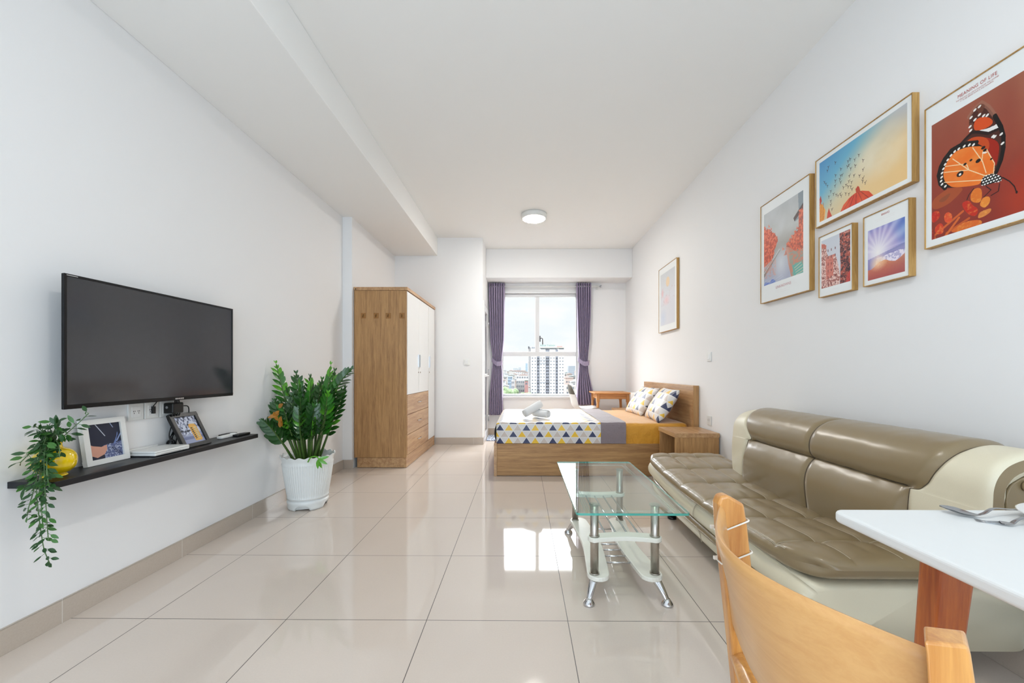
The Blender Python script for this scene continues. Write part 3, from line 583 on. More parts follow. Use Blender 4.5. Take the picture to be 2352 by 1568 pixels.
# --- pale print by the bed
cp=Cv(110,150,'#d9dade'); cp.grad([(0,'#cfd2d3'),(.5,'#dedfe4'),(1,'#dcdde3')]); cp.ell(.52,.26,.10,.10,'#eed4b0',a=.9); cp.mixn('#f0c8cc',np.clip(1-np.hypot((cp.U-.45)/.22,(cp.V-.53)/.09),0,1)*.8); cp.mixn('#eab3b5',np.clip(1-np.hypot((cp.U-.22)/.08,(cp.V-.40)/.09),0,1)*.8); cp.mixn('#cdd6e6',np.clip(1-np.hypot((cp.U-.25)/.25,(cp.V-.78)/.15),0,1)*.9)
cp.mixn('#c9b0b0',np.clip(cp.noise(24,30,2)-.62,0,1)*2*(cp.V>.3)*(cp.V<.6)); IMG['pale']=mount(cp,.10,.90,.10,.90)
def wall_picture(label,Y0,Y1,z0,z1,img,name='picture'):
    # Y0 far edge (left as seen), Y1 near edge
    t=thing('framed_picture',label,'picture',(XR,(Y0+Y1)/2,(z0+z1)/2),'framed pictures on the right wall')
    b=.0035; xf=1.723
    g=G(); g.box(xf,XR-.001,Y1,Y1+b,z0,z1); g.box(xf,XR-.001,Y0-b,Y0,z0,z1); g.box(xf,XR-.001,Y1+b,Y0-b,z0,z0+b); g.box(xf,XR-.001,Y1+b,Y0-b,z1-b,z1); obj('frame',g,M['oakframe'],t,bev=.0006)
    obj('backing',BX(xf+.006,XR-.004,Y1+b,Y0-b,z0+b,z1-b),M['paper'],t)
    print_mesh('print',IMG[img],lambda u,v:(xf+.0045,Y0-b-u*(Y0-Y1-2*b),z1-b-v*(z1-z0-2*b)),t); return t
R_=(0,-1,0); U_=(0,0,1)
t=wall_picture('framed butterfly print with red background and MEANING OF LIFE lettering',1.731,1.331,1.590,2.187,'butterfly')
text_obj('lettering','MEANING OF LIFE',.0185,M['ink'],t,(1.7265,1.537,2.149),R_,U_,.82,spacing=1.1)
text_obj('lettering','THE MEANING OF LIFE IS WHATEVER YOU ASCRIBE',.0078,M['inkl'],t,(1.7265,1.537,2.1375),R_,U_,.80)
text_obj('lettering','IT TO BE. BEING ALIVE IS THE MEANING.',.0078,M['inkl'],t,(1.7265,1.537,2.1295),R_,U_,.80)
wall_picture('framed landscape print of birds in a blue sky over orange pumpkins',2.370,1.783,1.907,2.301,'sky')
t=wall_picture('framed tall print of red trees along a river, marked UNKNOWNS',2.912,2.415,1.555,2.254,'river')
text_obj('lettering','UNKNOWNS',.026,M['inkp'],t,(1.7265,2.664,1.630),R_,U_,1.0)
for k in range(2): text_obj('lettering','. . . . . . . . . . . . . . . . . . . . . . . .'[:48-8*k],.012,M['inkp'],t,(1.7265,2.664,1.612-.012*k),R_,U_,1.0)
t=wall_picture('small framed print of a narrow old street with pink houses',2.344,2.105,1.494,1.845,'street')
text_obj('lettering','. . . . . . . .',.01,M['inkp'],t,(1.7265,2.225,1.525),R_,U_,1.)
t=wall_picture('small framed print of a beach sunset with purple sky, marked BRAVO',2.040,1.798,1.494,1.843,'beach')
text_obj('lettering','BRAVO',.014,M['ink'],t,(1.7265,1.919,1.816),R_,U_,.95)
for k in range(2): text_obj('lettering','. . . . . . . . . . . . . . . . . . . . . . . . . . . . . .'[:56-6*k],.0085,M['inkl'],t,(1.7265,1.919,1.805-.0085*k),R_,U_,.9)
wall_picture('framed pale print with faint yellow disc, hanging alone above the bed',5.07,4.48,1.547,2.337,'pale')
# --- small photographs on the shelf
c1=Cv(160,200,'#e8e8e8'); c1.I[:]=h2('#262a3c'); c1.put((c1.V>.62-.25*(c1.U-.5)**2)&(c1.U>.42),'#5a648c'); c1.mixn('#b9c2d8',(c1.noise(30,30,3)>.56)*(c1.V>.6)*(c1.U>.42)*.8)
c1.poly([(0,.54),(.1,.60),(.35,.66),(.52,.62),(.52,.75),(.42,.88),(.2,.95),(0,.86)],'#d9a08a'); c1.line([(.25,.0),(.5,.36)],'#c9cfdd',.012); c1.line([(.7,0),(.78,.14)],'#9aa8cc',.012); c1.line([(1,.35),(.85,.55)],'#8fa0cc',.02)
for k in range(4): c1.line([(.9,.3+k*.02),(.80-.02*k,.62)],'#6a7fb4',.008)
for k in range(8): c1.line([(.72+k*.035,.70+k*.03),(.66+k*.035,.76+k*.03)],'#14182a',.010)
photo_frame('white picture frame with dark photograph, leaning on the black shelf beside the yellow vase',1.738,1.929,-1.905,-1.935,.205,.024,M['white_pl'],c1)
c2=Cv(180,180,'#8c92a6'); n=c2.noise(14,14,5); c2.I[:]=h2('#8a90a8'); c2.mixn('#dfe3ee',(n>.52)*.8*(c2.V<.7)); c2.mixn('#24262e',(n<.36)*.9*(c2.V<.7)); c2.put(c2.V>.66+.12*(.5-c2.U),'#9ba2c0'); c2.mixn('#5c6488',((c2.V>.74)&(c2.V<.84))*.6)
c2.poly([(.52,.34),(.60,.28),(.82,.30),(.88,.38),(.90,.88),(.84,.93),(.56,.92)],'#e2ac55'); c2.poly([(.57,.42),(.66,.43),(.68,.84),(.60,.85)],'#3a3328'); c2.poly([(.72,.40),(.84,.41),(.85,.85),(.74,.85)],'#d8c79a',.9)
for k in range(6): c2.line([(.56,.48+k*.065),(.69,.48+k*.065)],'#e2ac55',.012); c2.line([(.71,.48+k*.065),(.86,.48+k*.065)],'#b98a3c',.008)
photo_frame('black picture frame with yellow phone box photograph, leaning back on the shelf below the television',2.160,2.345,-1.832,-1.925,.185,.022,M['black_pl'],c2,.014)
# ------------------------------------------------------------ small things on the shelf
g=G(); g.box(-1.935,-1.802,1.952,2.156,SZ+.004,SZ+.027)
t=thing('set_top_box','flat white set-top box lying on the black shelf between the picture frames','device',(-1.87,2.05,SZ))
obj('body',g,M['white_pl'],t,bev=.004); obj('lid_groove',BX(-1.925,-1.8015,1.9515,2.1565,SZ+.0185,SZ+.0195),M['black_pl'],t); obj('front_slot',BX(-1.8025,-1.8012,1.985,2.10,SZ+.009,SZ+.011),mat('grey_label','#b9b5ad',.5,nstr=.1),t)
for fx in (-1.93,-1.83):
    for fy in (1.957,2.13): obj('foot',BX(fx,fx+.02,fy,fy+.018,SZ,SZ+.005),M['black_pl'],t)
tag(obj('paper_box',BX(-1.962,-1.940,1.94,2.12,SZ,SZ+.032),M['white_pl'],bev=.002),'thin white box against the wall behind the set-top box','box')
t=thing('remote_control','white remote control lying on the black shelf near its far end','remote control',(-1.87,2.56,SZ))
obj('body',G().prism(rrect(-1.905,-1.865,2.475,2.615,.012),SZ+.0005,SZ+.016),M['white_pl'],t,bev=.004)
obj('cap',G().prism(rrect(-1.903,-1.867,2.585,2.617,.012),SZ+.0155,SZ+.019),M['white_gloss'],t)
def remote(x,label,y0,y1):
    t=thing('remote_control',label,'remote control',(x,(y0+y1)/2,SZ))
    obj('body',G().prism(rrect(x-.02,x+.02,y0,y1,.008),SZ+.0005,SZ+.014),M['black_pl'],t,bev=.003)
    g=G()
    for i in range(3):
        for k in range(5): g.tube([(x-.011+.011*i,y0+.02+.011*k,SZ+.0135),(x-.011+.011*i,y0+.02+.011*k,SZ+.0155)],.0032,8)
    obj('keypad',g,mat('grey_keys','#3a3c40',.5,nstr=.1),t)
remote(-1.845,'black remote control at the front edge of the shelf end',2.56,2.68); remote(-1.93,'black remote control against the wall at the shelf end',2.55,2.675)
# adapter and cables
t=thing('power_adapter','black power adapter plugged in under the television','adapter',(XL,2.20,.865))
obj('body',G().box(XL+.010,XL+.065,2.165,2.235,.838,.896),M['black_pl'],t,bev=.006); obj('round_label',G().tube([(XL+.03,2.166,.872),(XL+.03,2.1638,.872)],.007,16),mat('grey_spot','#8b8b8b',.5,nstr=.1),t)
g=G(); g.tube(crom([(-1.93,2.235,.872),(-1.925,2.262,.873),(-1.92,2.285,.868),(-1.92,2.292,.84),(-1.925,2.288,.80),(-1.93,2.26,.75),(-1.935,2.23,.70),(-1.93,2.215,SZ+.004)]),.0028,8)
g.tube(crom([(-1.92,2.20,.84),(-1.925,2.195,.80),(-1.925,2.17,.73),(-1.915,2.165,.69),(-1.91,2.19,.665),(-1.91,2.17,SZ+.006),(-1.92,2.10,SZ+.008),(-1.945,2.0,SZ+.004)]),.0028,8); obj('cable',g,M['black_pl'],t)
t=thing('cable_bundle','knotted black cables hanging from the television to the shelf','cable',(-1.91,2.18,SZ))
g=G()
for a in range(4):
    o=.012*a
    g.tube(crom([(-1.90-.01*a,2.20+o*.3,.92),(-1.905,2.215-o,.86),(-1.925,2.225-o*1.4,.79),(-1.925,2.19+o*.3,.73),(-1.915,2.16+o*.5,.70+.01*(a%2)),(-1.905,2.16,.67),(-1.90,2.14-o*1.2,SZ+.004),(-1.93,2.08-o,SZ+.006+.006*(a%2))]),.0026,8)
obj('cord',g,M['black_pl'],t)
g=G(); 
for a in range(3): g.tube([(-1.912+.014*math.cos(q),2.165+.010*math.sin(q+a),.675+.02*math.sin(q)) for q in np.linspace(0,2*PI,18)],.003,8)
obj('coil',g,M['black_pl'],t)
tag(obj('antenna_plug',G().box(XL+.009,XL+.024,2.094,2.106,.846,.884).tube([(XL+.016,2.10,.884),(XL+.02,2.115,.905),(XL+.03,2.14,.93)],.0025,8),M['black_pl']),'slim black plug with thin cable in the middle outlet','plug')
# ------------------------------------------------------------ bed
BY0,BY1=4.085,5.56
t=thing('bed','low oak-veneer platform bed with a flat headboard against the right wall','bed',(.7,4.8,0))
obj('side_rail',BX(-.255,1.70,BY0,BY0+.025,.005,.33),M['oakx'],t,bev=.001); obj('side_rail',BX(-.255,1.70,BY1-.025,BY1,.005,.33),M['oakx'],t,bev=.001)
obj('foot_panel',BX(-.286,-.256,BY0-.004,BY1+.004,0,.335),M['oaky'],t,bev=.001); obj('slat_base',BX(-.25,1.695,BY0+.03,BY1-.03,.24,.262),M['oaky'],t)
obj('headboard',BX(1.70,1.752,4.0,5.60,0,.925),M['oaky'],t,bev=.001); obj('headboard_edge',BX(1.699,1.7525,3.984,3.9995,0,.926),M['oak'],t)
def softbox(x0,x1,y0,y1,z0,z1,r,nx=40,ny=30,wr=.0,seed=0):
    # rounded slab as a superellipsoid-like shell
    g=G(); cx,cy,cz=(x0+x1)/2,(y0+y1)/2,(z0+z1)/2; hx,hy,hz=(x1-x0)/2,(y1-y0)/2,(z1-z0)/2
    def rnd(p,h):
        q=[max(-h[i]+r,min(h[i]-r,p[i])) for i in range(3)]; d=Vector(p)-Vector(q)
        if d.length>1e-9: d=d.normalized()*min(r,d.length if sum(abs(c)>1e-9 for c in d)==1 else r)
        return Vector(q)+d
    nz_=8
    def face(ax,sg,na,nb):
        a,b=[i for i in range(3) if i!=ax]; H=(hx,hy,hz)
        def fn(u,v):
            p=[0,0,0]; p[ax]=sg*H[ax]; p[a]=(2*u-1)*H[a]; p[b]=(2*v-1)*H[b]; q=rnd(p,H)
            w=wr*(mn.noise(Vector((q.x*6+seed,q.y*6,q.z*8)))) if wr else 0
            nrm=(q-Vector([max(-H[i]+r,min(H[i]-r,q[i])) for i in range(3)]))
            if nrm.length>0: q=q+nrm.normalized()*w
            return (cx+q.x,cy+q.y,cz+q.z)
        # uv laid so the print runs upright on the sides
        def uvf(u,v):
            p=[0,0,0]; p[ax]=sg*H[ax]; p[a]=(2*u-1)*H[a]; p[b]=(2*v-1)*H[b]
            if ax==2: return (p[0]+cx,p[1]-(-hy)+ (z1-z0))
            if ax==1: return (p[0]+cx,p[2]+hz)
            return (p[1]+cy,p[2]+hz)
        g.grid(fn,na,nb,uvf)
    face(2,1,nx,ny); face(2,-1,nx,ny); face(1,1,nx,nz_); face(1,-1,nx,nz_); face(0,1,ny,nz_); face(0,-1,ny,nz_); return g
t=thing('mattress','thick mattress with a mustard yellow fitted sheet on the oak bed','mattress',(.7,4.8,.265))
obj('fitted_sheet',softbox(-.235,1.695,BY0+.012,BY1-.01,.265,.535,.03,60,40,.006,3),M['mustard'],t,merge=True)
# patterned cover drawn over the foot half, hem turned back taupe
def cover(x0,x1,z0f,top,d,wr,seed,foot):
    g=G(); yA,yB=BY0+.004-d,BY1-.006+d
    prof=[(yA,z0f),(yA-.004,(z0f+top)/2),(yA,top-.035),(yA+.010,top-.012),(yA+.035,top),(yA+.2,top+.004),((yA+yB)/2,top+.006),(yB-.2,top+.004),(yB-.035,top),(yB-.010,top-.012),(yB,top-.035),(yB+.004,(z0f+top)/2),(yB,z0f)]
    P=crom([(0,a,b) for a,b in prof],5); cum=[0]
    for a,b in zip(P[:-1],P[1:]): cum.append(cum[-1]+(b-a).length)
    n=len(P)-1; nu=70
    def fn(u,v):
        i=min(n,int(round(v*n))); p=P[i]; x=x0+u*(x1-x0)
        w=wr*mn.noise(Vector((x*7+seed,p.y*5,p.z*9)))
        z,y=p.z,p.y; side=(i<n*.25 or i>n*.75)
        if foot:
            k=max(0,1-(x-x0)/.05); z-= .018*k*k*(0 if side else 1)
            if side: y+=(.02*k*k)*(1 if i<n/2 else -1)
        return (x,y-(abs(w) if i<n*.25 else 0)+ (abs(w) if i>n*.75 else 0),z+(w if not side else 0))
    g.grid(fn,nu,n,lambda u,v:(x0+u*(x1-x0),cum[min(n,int(round(v*n)))]+.004)); 
    if foot:  # hanging end at the foot of the bed
        pts=[P[i] for i in range(n+1)]
        def fe(u,v):
            y=yA+.02+u*(yB-yA-.04); zt=top-.018; z=zt-v*(zt-z0f)
            bulge=.022*math.sin(PI*min(1,v*1.0))+.008*mn.noise(Vector((y*8,z*6,seed)))
            return (x0-bulge if v>0 else x0,y,z)
        g.grid(fe,50,12,lambda u,v:(u*(yB-yA)+.03,(1-v)*(top-z0f)+.2))
    return g
t=thing('duvet','white duvet with navy, yellow and beige triangles over the foot of the bed','duvet',(.3,4.8,.54))
obj('printed_cover',cover(-.262,.812,.335,.546,.010,.006,1,True),M['tri'],t)
obj('turned_hem',cover(.800,1.055,.335,.550,.016,.006,8,False),M['taupe_cloth'],t,label='plain taupe underside folded back')
# pillows
def pillow(name_label,c,w,h,th,tilt,yaw,mt,seed):
    t=thing('pillow',name_label,'pillow',c,'pillows on the bed'); g=G()
    R=Matrix.Rotation(yaw,4,'Z')@Matrix.Rotation(tilt,4,'Y')
    def sh(u,v,sg):
        a,b=2*u-1,2*v-1; e=(1-abs(a)**2.6)*(1-abs(b)**2.6); k=1-.07*(1-abs(a*b))*(abs(a)**4+abs(b)**4)
        z=sg*th*.5*max(0,e)**.5+ .006*mn.noise(Vector((a*2.5+seed,b*2.5,sg)))*e**.3
        p=R@Vector((z,a*w/2*k,b*h/2*k)); return (c[0]+p.x,c[1]+p.y,c[2]+p.z)
    for sg in (1,-1): g.grid(lambda u,v:sh(u,v,sg),28,20,lambda u,v:(u*w+.02*seed,v*h+.01*seed))
    obj('pillowcase',g,mt,t); return t
pillow('triangle print pillow propped on the headboard, the one nearer the sofa',(1.535,4.43,.705),.60,.41,.15,math.radians(33),math.radians(-4),M['trip'],1)
pillow('triangle print pillow propped on the headboard, the one nearer the window',(1.515,5.08,.70),.60,.41,.15,math.radians(36),math.radians(3),M['trip'],4)
# rolled towels
def towel(label,a,b,r):
    a,b=Vector(a),Vector(b); t=thing('rolled_towel',label,'towel',tuple((a+b)/2),'rolled towels on the duvet'); ax=(b-a).normalized(); up=Vector((0,0,1)); u=ax.cross(up).normalized(); w=u.cross(ax); g=G()
    # spiral section, so the end shows the roll
    n=90; turns=4.2; S_=[]
    for i in range(n+1):
        q=i/n*turns*2*PI; rr=r*(.12+.88*(i/n)); S_.append((rr*math.cos(q),rr*math.sin(q)))
    th=r/turns*.42
    outer=[(x,y) for x,y in S_]; inner=[(x*(1-th/max(1e-4,math.hypot(x,y))),y*(1-th/max(1e-4,math.hypot(x,y)))) for x,y in S_]; inner=[(0,0) if math.hypot(*S_[i])<th else inner[i] for i in range(n+1)]
    L=(b-a).length; ns=10; vs=[];fs=[]
    for j in range(ns+1):
        s_=j/ns; k=1-.10*abs(2*s_-1)**6
        for lst in (outer,inner):
            for x,y in lst: p=a+ax*(L*s_)+u*(x*k)+w*(y*k); vs.append(p)
    m=2*(n+1)
    for j in range(ns):
        for i in range(n):
            q=j*m+i; fs.append((q,q+1,q+m+1,q+m)); q+=n+1; fs.append((q,q+m,q+m+1,q+1))
        q=j*m+n; fs.append((q,q+n+1,q+n+1+m,q+m))
    for j in (0,ns):
        for i in range(n): q=j*m+i; fs.append((q,q+n+1,q+n+2,q+1))
    g.add(vs,fs,sm=True); obj('terry_roll',g,M['towel'],t); return t
towel('rolled white towel lying flat on the duvet, its spiral end towards the camera',(.285,4.36,.602),(.135,4.52,.602),.046)
towel('rolled white towel propped slantwise on the other towel',(.025,4.38,.607),(.205,4.50,.705),.052)
# ------------------------------------------------------------ nightstands
def nightstand(y0,y1,label):
    t=thing('nightstand',label,'nightstand',(1.55,(y0+y1)/2,0),'oak nightstands beside the headboard')
    obj('top_panel',BX(1.35,1.745,y0,y1,.483,.52),M['oaky'],t,bev=.001); obj('side_panel',BX(1.358,1.74,y0+.003,y0+.028,0,.483),M['oak'],t,bev=.001); obj('side_panel',BX(1.358,1.74,y1-.028,y1-.003,0,.483),M['oak'],t,bev=.001)
    obj('back_panel',BX(1.72,1.738,y0+.028,y1-.028,.02,.483),M['oak'],t); obj('shelf',BX(1.37,1.72,y0+.028,y1-.028,.2,.218),M['oaky'],t); obj('plinth',BX(1.37,1.72,y0+.028,y1-.028,.02,.05),M['oaky'],t); return t
nightstand(3.55,3.975,'small open oak nightstand between the bed and the sofa'); nightstand(5.63,6.05,'oak nightstand on the window side of the bed, mostly hidden')
tag(obj('storage_box',BX(1.62,1.745,5.68,6.0,.521,.752),M['white_pl'],bev=.004),'plain white box on the far nightstand behind the pillows','box')
# ------------------------------------------------------------ wooden side table by the window
t=thing('side_table','small pine table with splayed legs under the window wall, right of the curtain','table',(1.4,6.33,0))
obj('table_top',G().prism(rrect(1.10,1.665,6.07,6.62,.02),.722,.742),M['stoolx'],t,bev=.006)
g=G(); g.box(1.17,1.60,6.11,6.128,.645,.722); g.box(1.17,1.60,6.56,6.578,.645,.722); g.box(1.155,1.172,6.12,6.57,.645,.722); g.box(1.598,1.615,6.12,6.57,.645,.722); obj('apron',g,M['stoolx'],t,bev=.002)
for sx,sy in ((-1,-1),(1,-1),(-1,1),(1,1)):
    x=1.385+sx*.225; y=6.345+sy*.225; g=G()
    g.box(x-.022,x+.022,y-.022,y+.022,.60,.722); g.tube([(x,y,.62),(x+sx*.02,y+sy*.01,.3),(x+sx*.042,y+sy*.02,0)],[.021,.019,.015],14); obj('leg',g,M['stool'],t,bev=.002)
# ------------------------------------------------------------ white shell chair
t=thing('shell_chair','white moulded shell chair with wooden legs facing the small table','chair',(.93,6.22,0))
prof=crom([(.715,0,.862),(.722,0,.80),(.745,0,.70),(.762,0,.62),(.785,0,.54),(.84,0,.485),(.93,0,.468),(1.03,0,.470),(1.12,0,.480),(1.17,0,.472),(1.19,0,.455)],5); n=len(prof)-1
def shellf(off):
    def fn(u,v):
        i=min(n,int(round(v*n))); p=prof[i]; s_=v; w=.20+.035*math.sin(PI*min(1,s_*1.1)); w*= (1-.35*max(0,1-s_*7)**2)*(1-.25*max(0,(s_-.9)*10)**2); a=2*u-1
        cup=.075*abs(a)**2.4; 
        nx,nz=(1,0) if s_<.4 else ((0,1) if s_>.6 else (math.cos((s_-.4)*5*PI/2),math.sin((s_-.4)*5*PI/2)))
        return (p.x+nx*(cup*.9*(.4+.6*min(1,s_*4))-off),6.22+a*w,p.z+nz*(cup*.55-off))
    return fn
g=G(); g.grid(shellf(0),22,n); obj('seat_shell',g,M['shell'],t)
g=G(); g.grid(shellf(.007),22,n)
for i_ in range(len(g.f)): g.mi[i_]=1 if sum(g.v[q][2] for q in g.f[i_])/4>.72 else 0  # upper faces coloured dark for the silhouette against the bright window
obj('shell_back',g,[M['shell'],M['dark_shell']],t,label='outer face of the shell, backlit shade painted dark towards the top')
for sx,sy in ((-1,-1),(1,-1),(-1,1),(1,1)): obj('leg',G().tube([(.96+sx*.09,6.22+sy*.09,.455),(.96+sx*.2,6.22+sy*.2,0)],[.016,.011],12),M['stool'],t)
# ------------------------------------------------------------ mat by the door
def matmat():
    m=mat('blue_patterned_mat','#e6ebf2',.9,bump=(200,.6,.003)); t_=m.node_tree; b=t_.nodes['Principled BSDF']; tcn=[q for q in t_.nodes if q.type=='TEX_COORD'][0]
    v=N(t_,'ShaderNodeTexVoronoi'); v.inputs['Scale'].default_value=28; v.feature='DISTANCE_TO_EDGE'; t_.links.new(tcn.outputs['Object'],v.inputs[0]); t_.links.new(mixc(t_,mth(t_,'GREATER_THAN',v.outputs['Distance'],.13),'#e3e8f0','#34507c'),b.inputs['Base Color']); return m
g=G(); g.prism(rrect(-.555,-.20,6.14,6.66,.02),.001,.012); tag(obj('door_mat',g,matmat(),bev=.003),'small blue and white patterned mat by the balcony door','mat')
# ------------------------------------------------------------ curtains and rod
t=thing('curtain_rod','white curtain rod under the beam above the window','curtain rod',(.3,6.73,2.5))
obj('rod',G().tube([(-.56,6.73,2.49),(1.30,6.73,2.49)],.013,14),M['white_pl'],t)
for x in (-.545,1.27): obj('bracket',G().box(x-.012,x+.012,6.73,YW,2.48,2.50).box(x-.02,x+.02,YW-.006,YW,2.45,2.53),M['white_pl'],t,bev=.002)
obj('finial',G().sph((1.325,6.73,2.49),.022),M['silver'],t)
def curtain(label,ztop,zbot,tab,folds,seed):
    # tab rows: z, left x, right x, fold depth
    t=thing('curtain',label,'curtain',((tab[0][1]+tab[0][2])/2,6.73,zbot),'purple curtains at the window'); zs=[r[0] for r in tab][::-1]
    def f(k,z): return interp(z,zs,[r[k] for r in tab][::-1])
    def fn(u,v):
        z=ztop+(zbot-ztop)*v; xl,xr,d=f(1,z),f(2,z),f(3,z); ph=2*PI*folds*u+.25*math.sin(3*z+seed)*(1-v)
        x=xl+(xr-xl)*u+.18*(xr-xl)/folds*math.sin(2*ph)*.5; y=6.725+d*.8*(1-2*abs(math.sin(ph/2))**.75)+.006*mn.noise(Vector((u*9,z*2,seed)))
        return (x,y,z)
    g=G(); g.grid(fn,folds*16,60); c=obj('drape',g,M['curtain'],t)
    m=c.modifiers.new('thickness','SOLIDIFY'); m.thickness=.003
    zt=1.205; xl,xr=f(1,zt),f(2,zt)
    pts=[(xl-.02,6.735,zt+.075),(xl-.008,6.69,zt+.05),((xl+xr)/2,6.655,zt-.012),(xr+.008,6.68,zt),(xr+.016,6.73,zt+.02)]
    P=crom(pts,5); g=G(); nP=len(P)-1
    for off in (0,.004): g.grid(lambda u,v:(P[int(round(u*nP))].x,P[int(round(u*nP))].y+off,P[int(round(u*nP))].z+(v-.5)*.075),nP,3)
    obj('tieback',g,mat('tieback_satin','#a193ad',.45,sheen=.3,nstr=.06),t); obj('tieback_hook',G().tube([(xl-.02,6.74,zt+.075),(xl-.02,YW,zt+.075)],.004,8),M['silver'],t)
    g=G()
    for k in range(folds): 
        x=xl0=tab[0][1]+(tab[0][2]-tab[0][1])*(k+.5)/folds; g.tube([(x-.004,6.73,2.49),(x+.004,6.73,2.49)],.028,16)
    obj('grommet_ring',g,M['silver'],t); return t
curtain('long purple satin curtain left of the window, tied at the middle, beside the door',2.545,.335,[(2.545,-.560,-.285,.042),(2.3,-.560,-.29,.042),(1.6,-.535,-.30,.036),(1.3,-.495,-.335,.026),(1.2,-.49,-.345,.022),(1.05,-.51,-.33,.03),(.7,-.545,-.325,.04),(.335,-.555,-.315,.042)],7,0)
curtain('purple satin curtain right of the window, tied back and flaring over the chair',2.545,.50,[(2.545,.905,1.165,.042),(2.3,.91,1.165,.042),(1.6,.935,1.14,.036),(1.3,.95,1.11,.026),(1.2,.955,1.105,.022),(1.05,.945,1.12,.03),(.75,.915,1.19,.04),(.50,.91,1.255,.042)],7,2)
# ------------------------------------------------------------ sofa
def zc(y): return .345+.05*((y-2.25)/.9)**2
t=thing('sofa','long taupe and cream leather sofa with a tufted seat against the right wall','sofa',(1.35,2.2,0))
SY0,SY1=1.40,3.16
def bodyfn():
    sec=[(1.06,.10),(1.035,.10),(1.018,.115),(1.012,.155),(1.016,.168),(1.018,.208),(1.0,.217),(.985,.235),(.978,.262),(.983,.290),(1.0,.312),(1.03,.322),(1.4,.322),(1.66,.322),(1.70,.322),(1.728,.318),(1.735,.30),(1.737,.2),(1.735,.12),(1.728,.104),(1.70,.10),(1.66,.10),(1.3,.10)]
    P=crom([(a,0,b) for a,b in sec],3); n=len(P); ny=60; vs=[];fs=[]
    for j in range(ny+1):
        v=j/ny; y=SY0+(SY1-SY0)*(.5-.5*math.cos(PI*v)); e0=(y-SY0); e1=(SY1-y); q0=max(0,1-e0/.05); q1=max(0,1-e1/.06); sh=.03*(1-math.sqrt(max(0,1-q0*q0)))+.035*(1-math.sqrt(max(0,1-q1*q1)))
        lift=max(0,zc(y)-.345)*(1 if y>2.25 else .15)
        far=max(0,(y-2.65)/.5)
        for p in P:
            x=p.x; z=p.z+(lift*1.15 if p.z>.2 else lift*1.15*max(0,(p.z-.1)/.1)*1)
            x= x+sh if x<1.3 else x
            z= z-sh*.8 if p.z>.28 else z
            z= z+far*far*.03*(1 if p.z<.13 else 0)
            vs.append((x,y,z))
    for j in range(ny):
        for i in range(n-1): q=j*n+i; fs.append((q,q+1,q+n+1,q+n))
        q=j*n+n-1; fs.append((q,j*n,j*n+n,q+n))
    fs.append(tuple(range(n))[::-1]); fs.append(tuple(ny*n+i for i in range(n)))
    g=G(); g.add(vs,fs,sm=True); return g
obj('base',bodyfn(),M['cream'],t)
g=G(); ys=np.linspace(SY0+.06,SY1-.06,50)
P=[(1.016-.0*abs(y),y,.188+1.15*max(0,zc(y)-.345)*(.9 if y>2.25 else .13)) for y in ys]
g.tube(P,[.026*math.sqrt(max(.02,min(1,(y-ys[0])/.08,(ys[-1]-y)/.12))) for y in ys],14); obj('base_band',g,M['leather'],t,label='taupe band along the cream base')
g=G(); y=2.28; P=[(1.02,y,.10),(1.008,y,.155),(.990,y,.188),(1.006,y,.213),(.976,y,.24),(.972,y,.265),(.979,y,.293),(1.0,y,.318),(1.05,y,.327)]
for d in (0,.008): g.tube(crom([(a,b+d,c) for a,b,c in P],3),.0016,6)
for x_,z_ in ((1.005,.318),): g.tube([(x_-.002,yy,z_+1.15*(zc(yy)-.345)*(1 if yy>2.25 else .15)+.002) for yy in np.linspace(SY0+.1,SY1-.1,50)],.0014,6)
g.tube([(1.02,SY0+.004,.12),(1.0,SY0+.02,.23),(1.05,SY0+.07,.325)],.0014,6)
obj('base_seam',g,M['stitch'],t)
# seat cushion
CX0,CX1,CYa,CYb=.962,1.56,1.365,3.185; SXs=(1.14,1.32,1.50); SYs=(1.555,1.855,2.155,2.455,2.755,3.04)
def cush_top(x,y,a,b,k=1):
    e=max(0,(1-abs(a)**9)*(1-abs(b)**14)); z=zc(y)+.052*e**.5
    dx=min(abs(x-s) for s in SXs); dy=min(abs(y-s) for s in SYs); inside=e**.5
    z-=(.005*math.exp(-(dy/.008)**2)+.006*math.exp(-(dy/.04)**2))*inside+(.004*math.exp(-(dx/.008)**2)+.004*math.exp(-(dx/.032)**2))*inside*max(0,1-.0*x)
    z-=.009*math.exp(-((dx*dx+dy*dy)/.025**2))*inside
    z+=.004*inside*math.sin(PI*min(1,dx/.09))*math.sin(PI*min(1,dy/.15))
    z+=inside*.0012*mn.noise(Vector((x*14,y*9,0)))+ inside*(.0035*mn.noise(Vector((x*9,y*34,3)))*max(0,1-(x-CX0)/.09))
    return z
def sp(t_): # denser near both ends
    return .5-.5*math.cos(PI*t_)*(.55)-.5*.45*(1-2*t_) if False else .5+.5*math.sin(PI*(t_-.5))*.5+.5*(t_-.5)
def cu_xy(u,v):
    x=CX0+(CX1-CX0)*u; y=CYa+(CYb-CYa)*v; a,b=2*u-1,2*v-1
    if u<.5: x+= (.075 if b<0 else .05)*(abs(b)**14)*(1-2*u)
    y+= -b*.05*(abs(a)**14)*(1 if a<0 else 0)
    return x,y,a,b
g=G()
def ft(u,v): x,y,a,b=cu_xy(sp(u),sp(v)); return (x,y,cush_top(x,y,a,b))
def fb(u,v):
    x,y,a,b=cu_xy(sp(u),sp(v)); e=max(0,(1-abs(a)**9)*(1-abs(b)**12)); return (x,y,zc(y)-((zc(y)-.322) if y<2.25 else .030)*e**.5)
g.grid(ft,120,300); g.grid(fb,120,300)
obj('seat_cushion',g,M['leather'],t,merge=False)
g=G()
def zt(x,y): a=(x-CX0)/(CX1-CX0)*2-1; b=(y-CYa)/(CYb-CYa)*2-1; return cush_top(x,y,a,b)+.0006
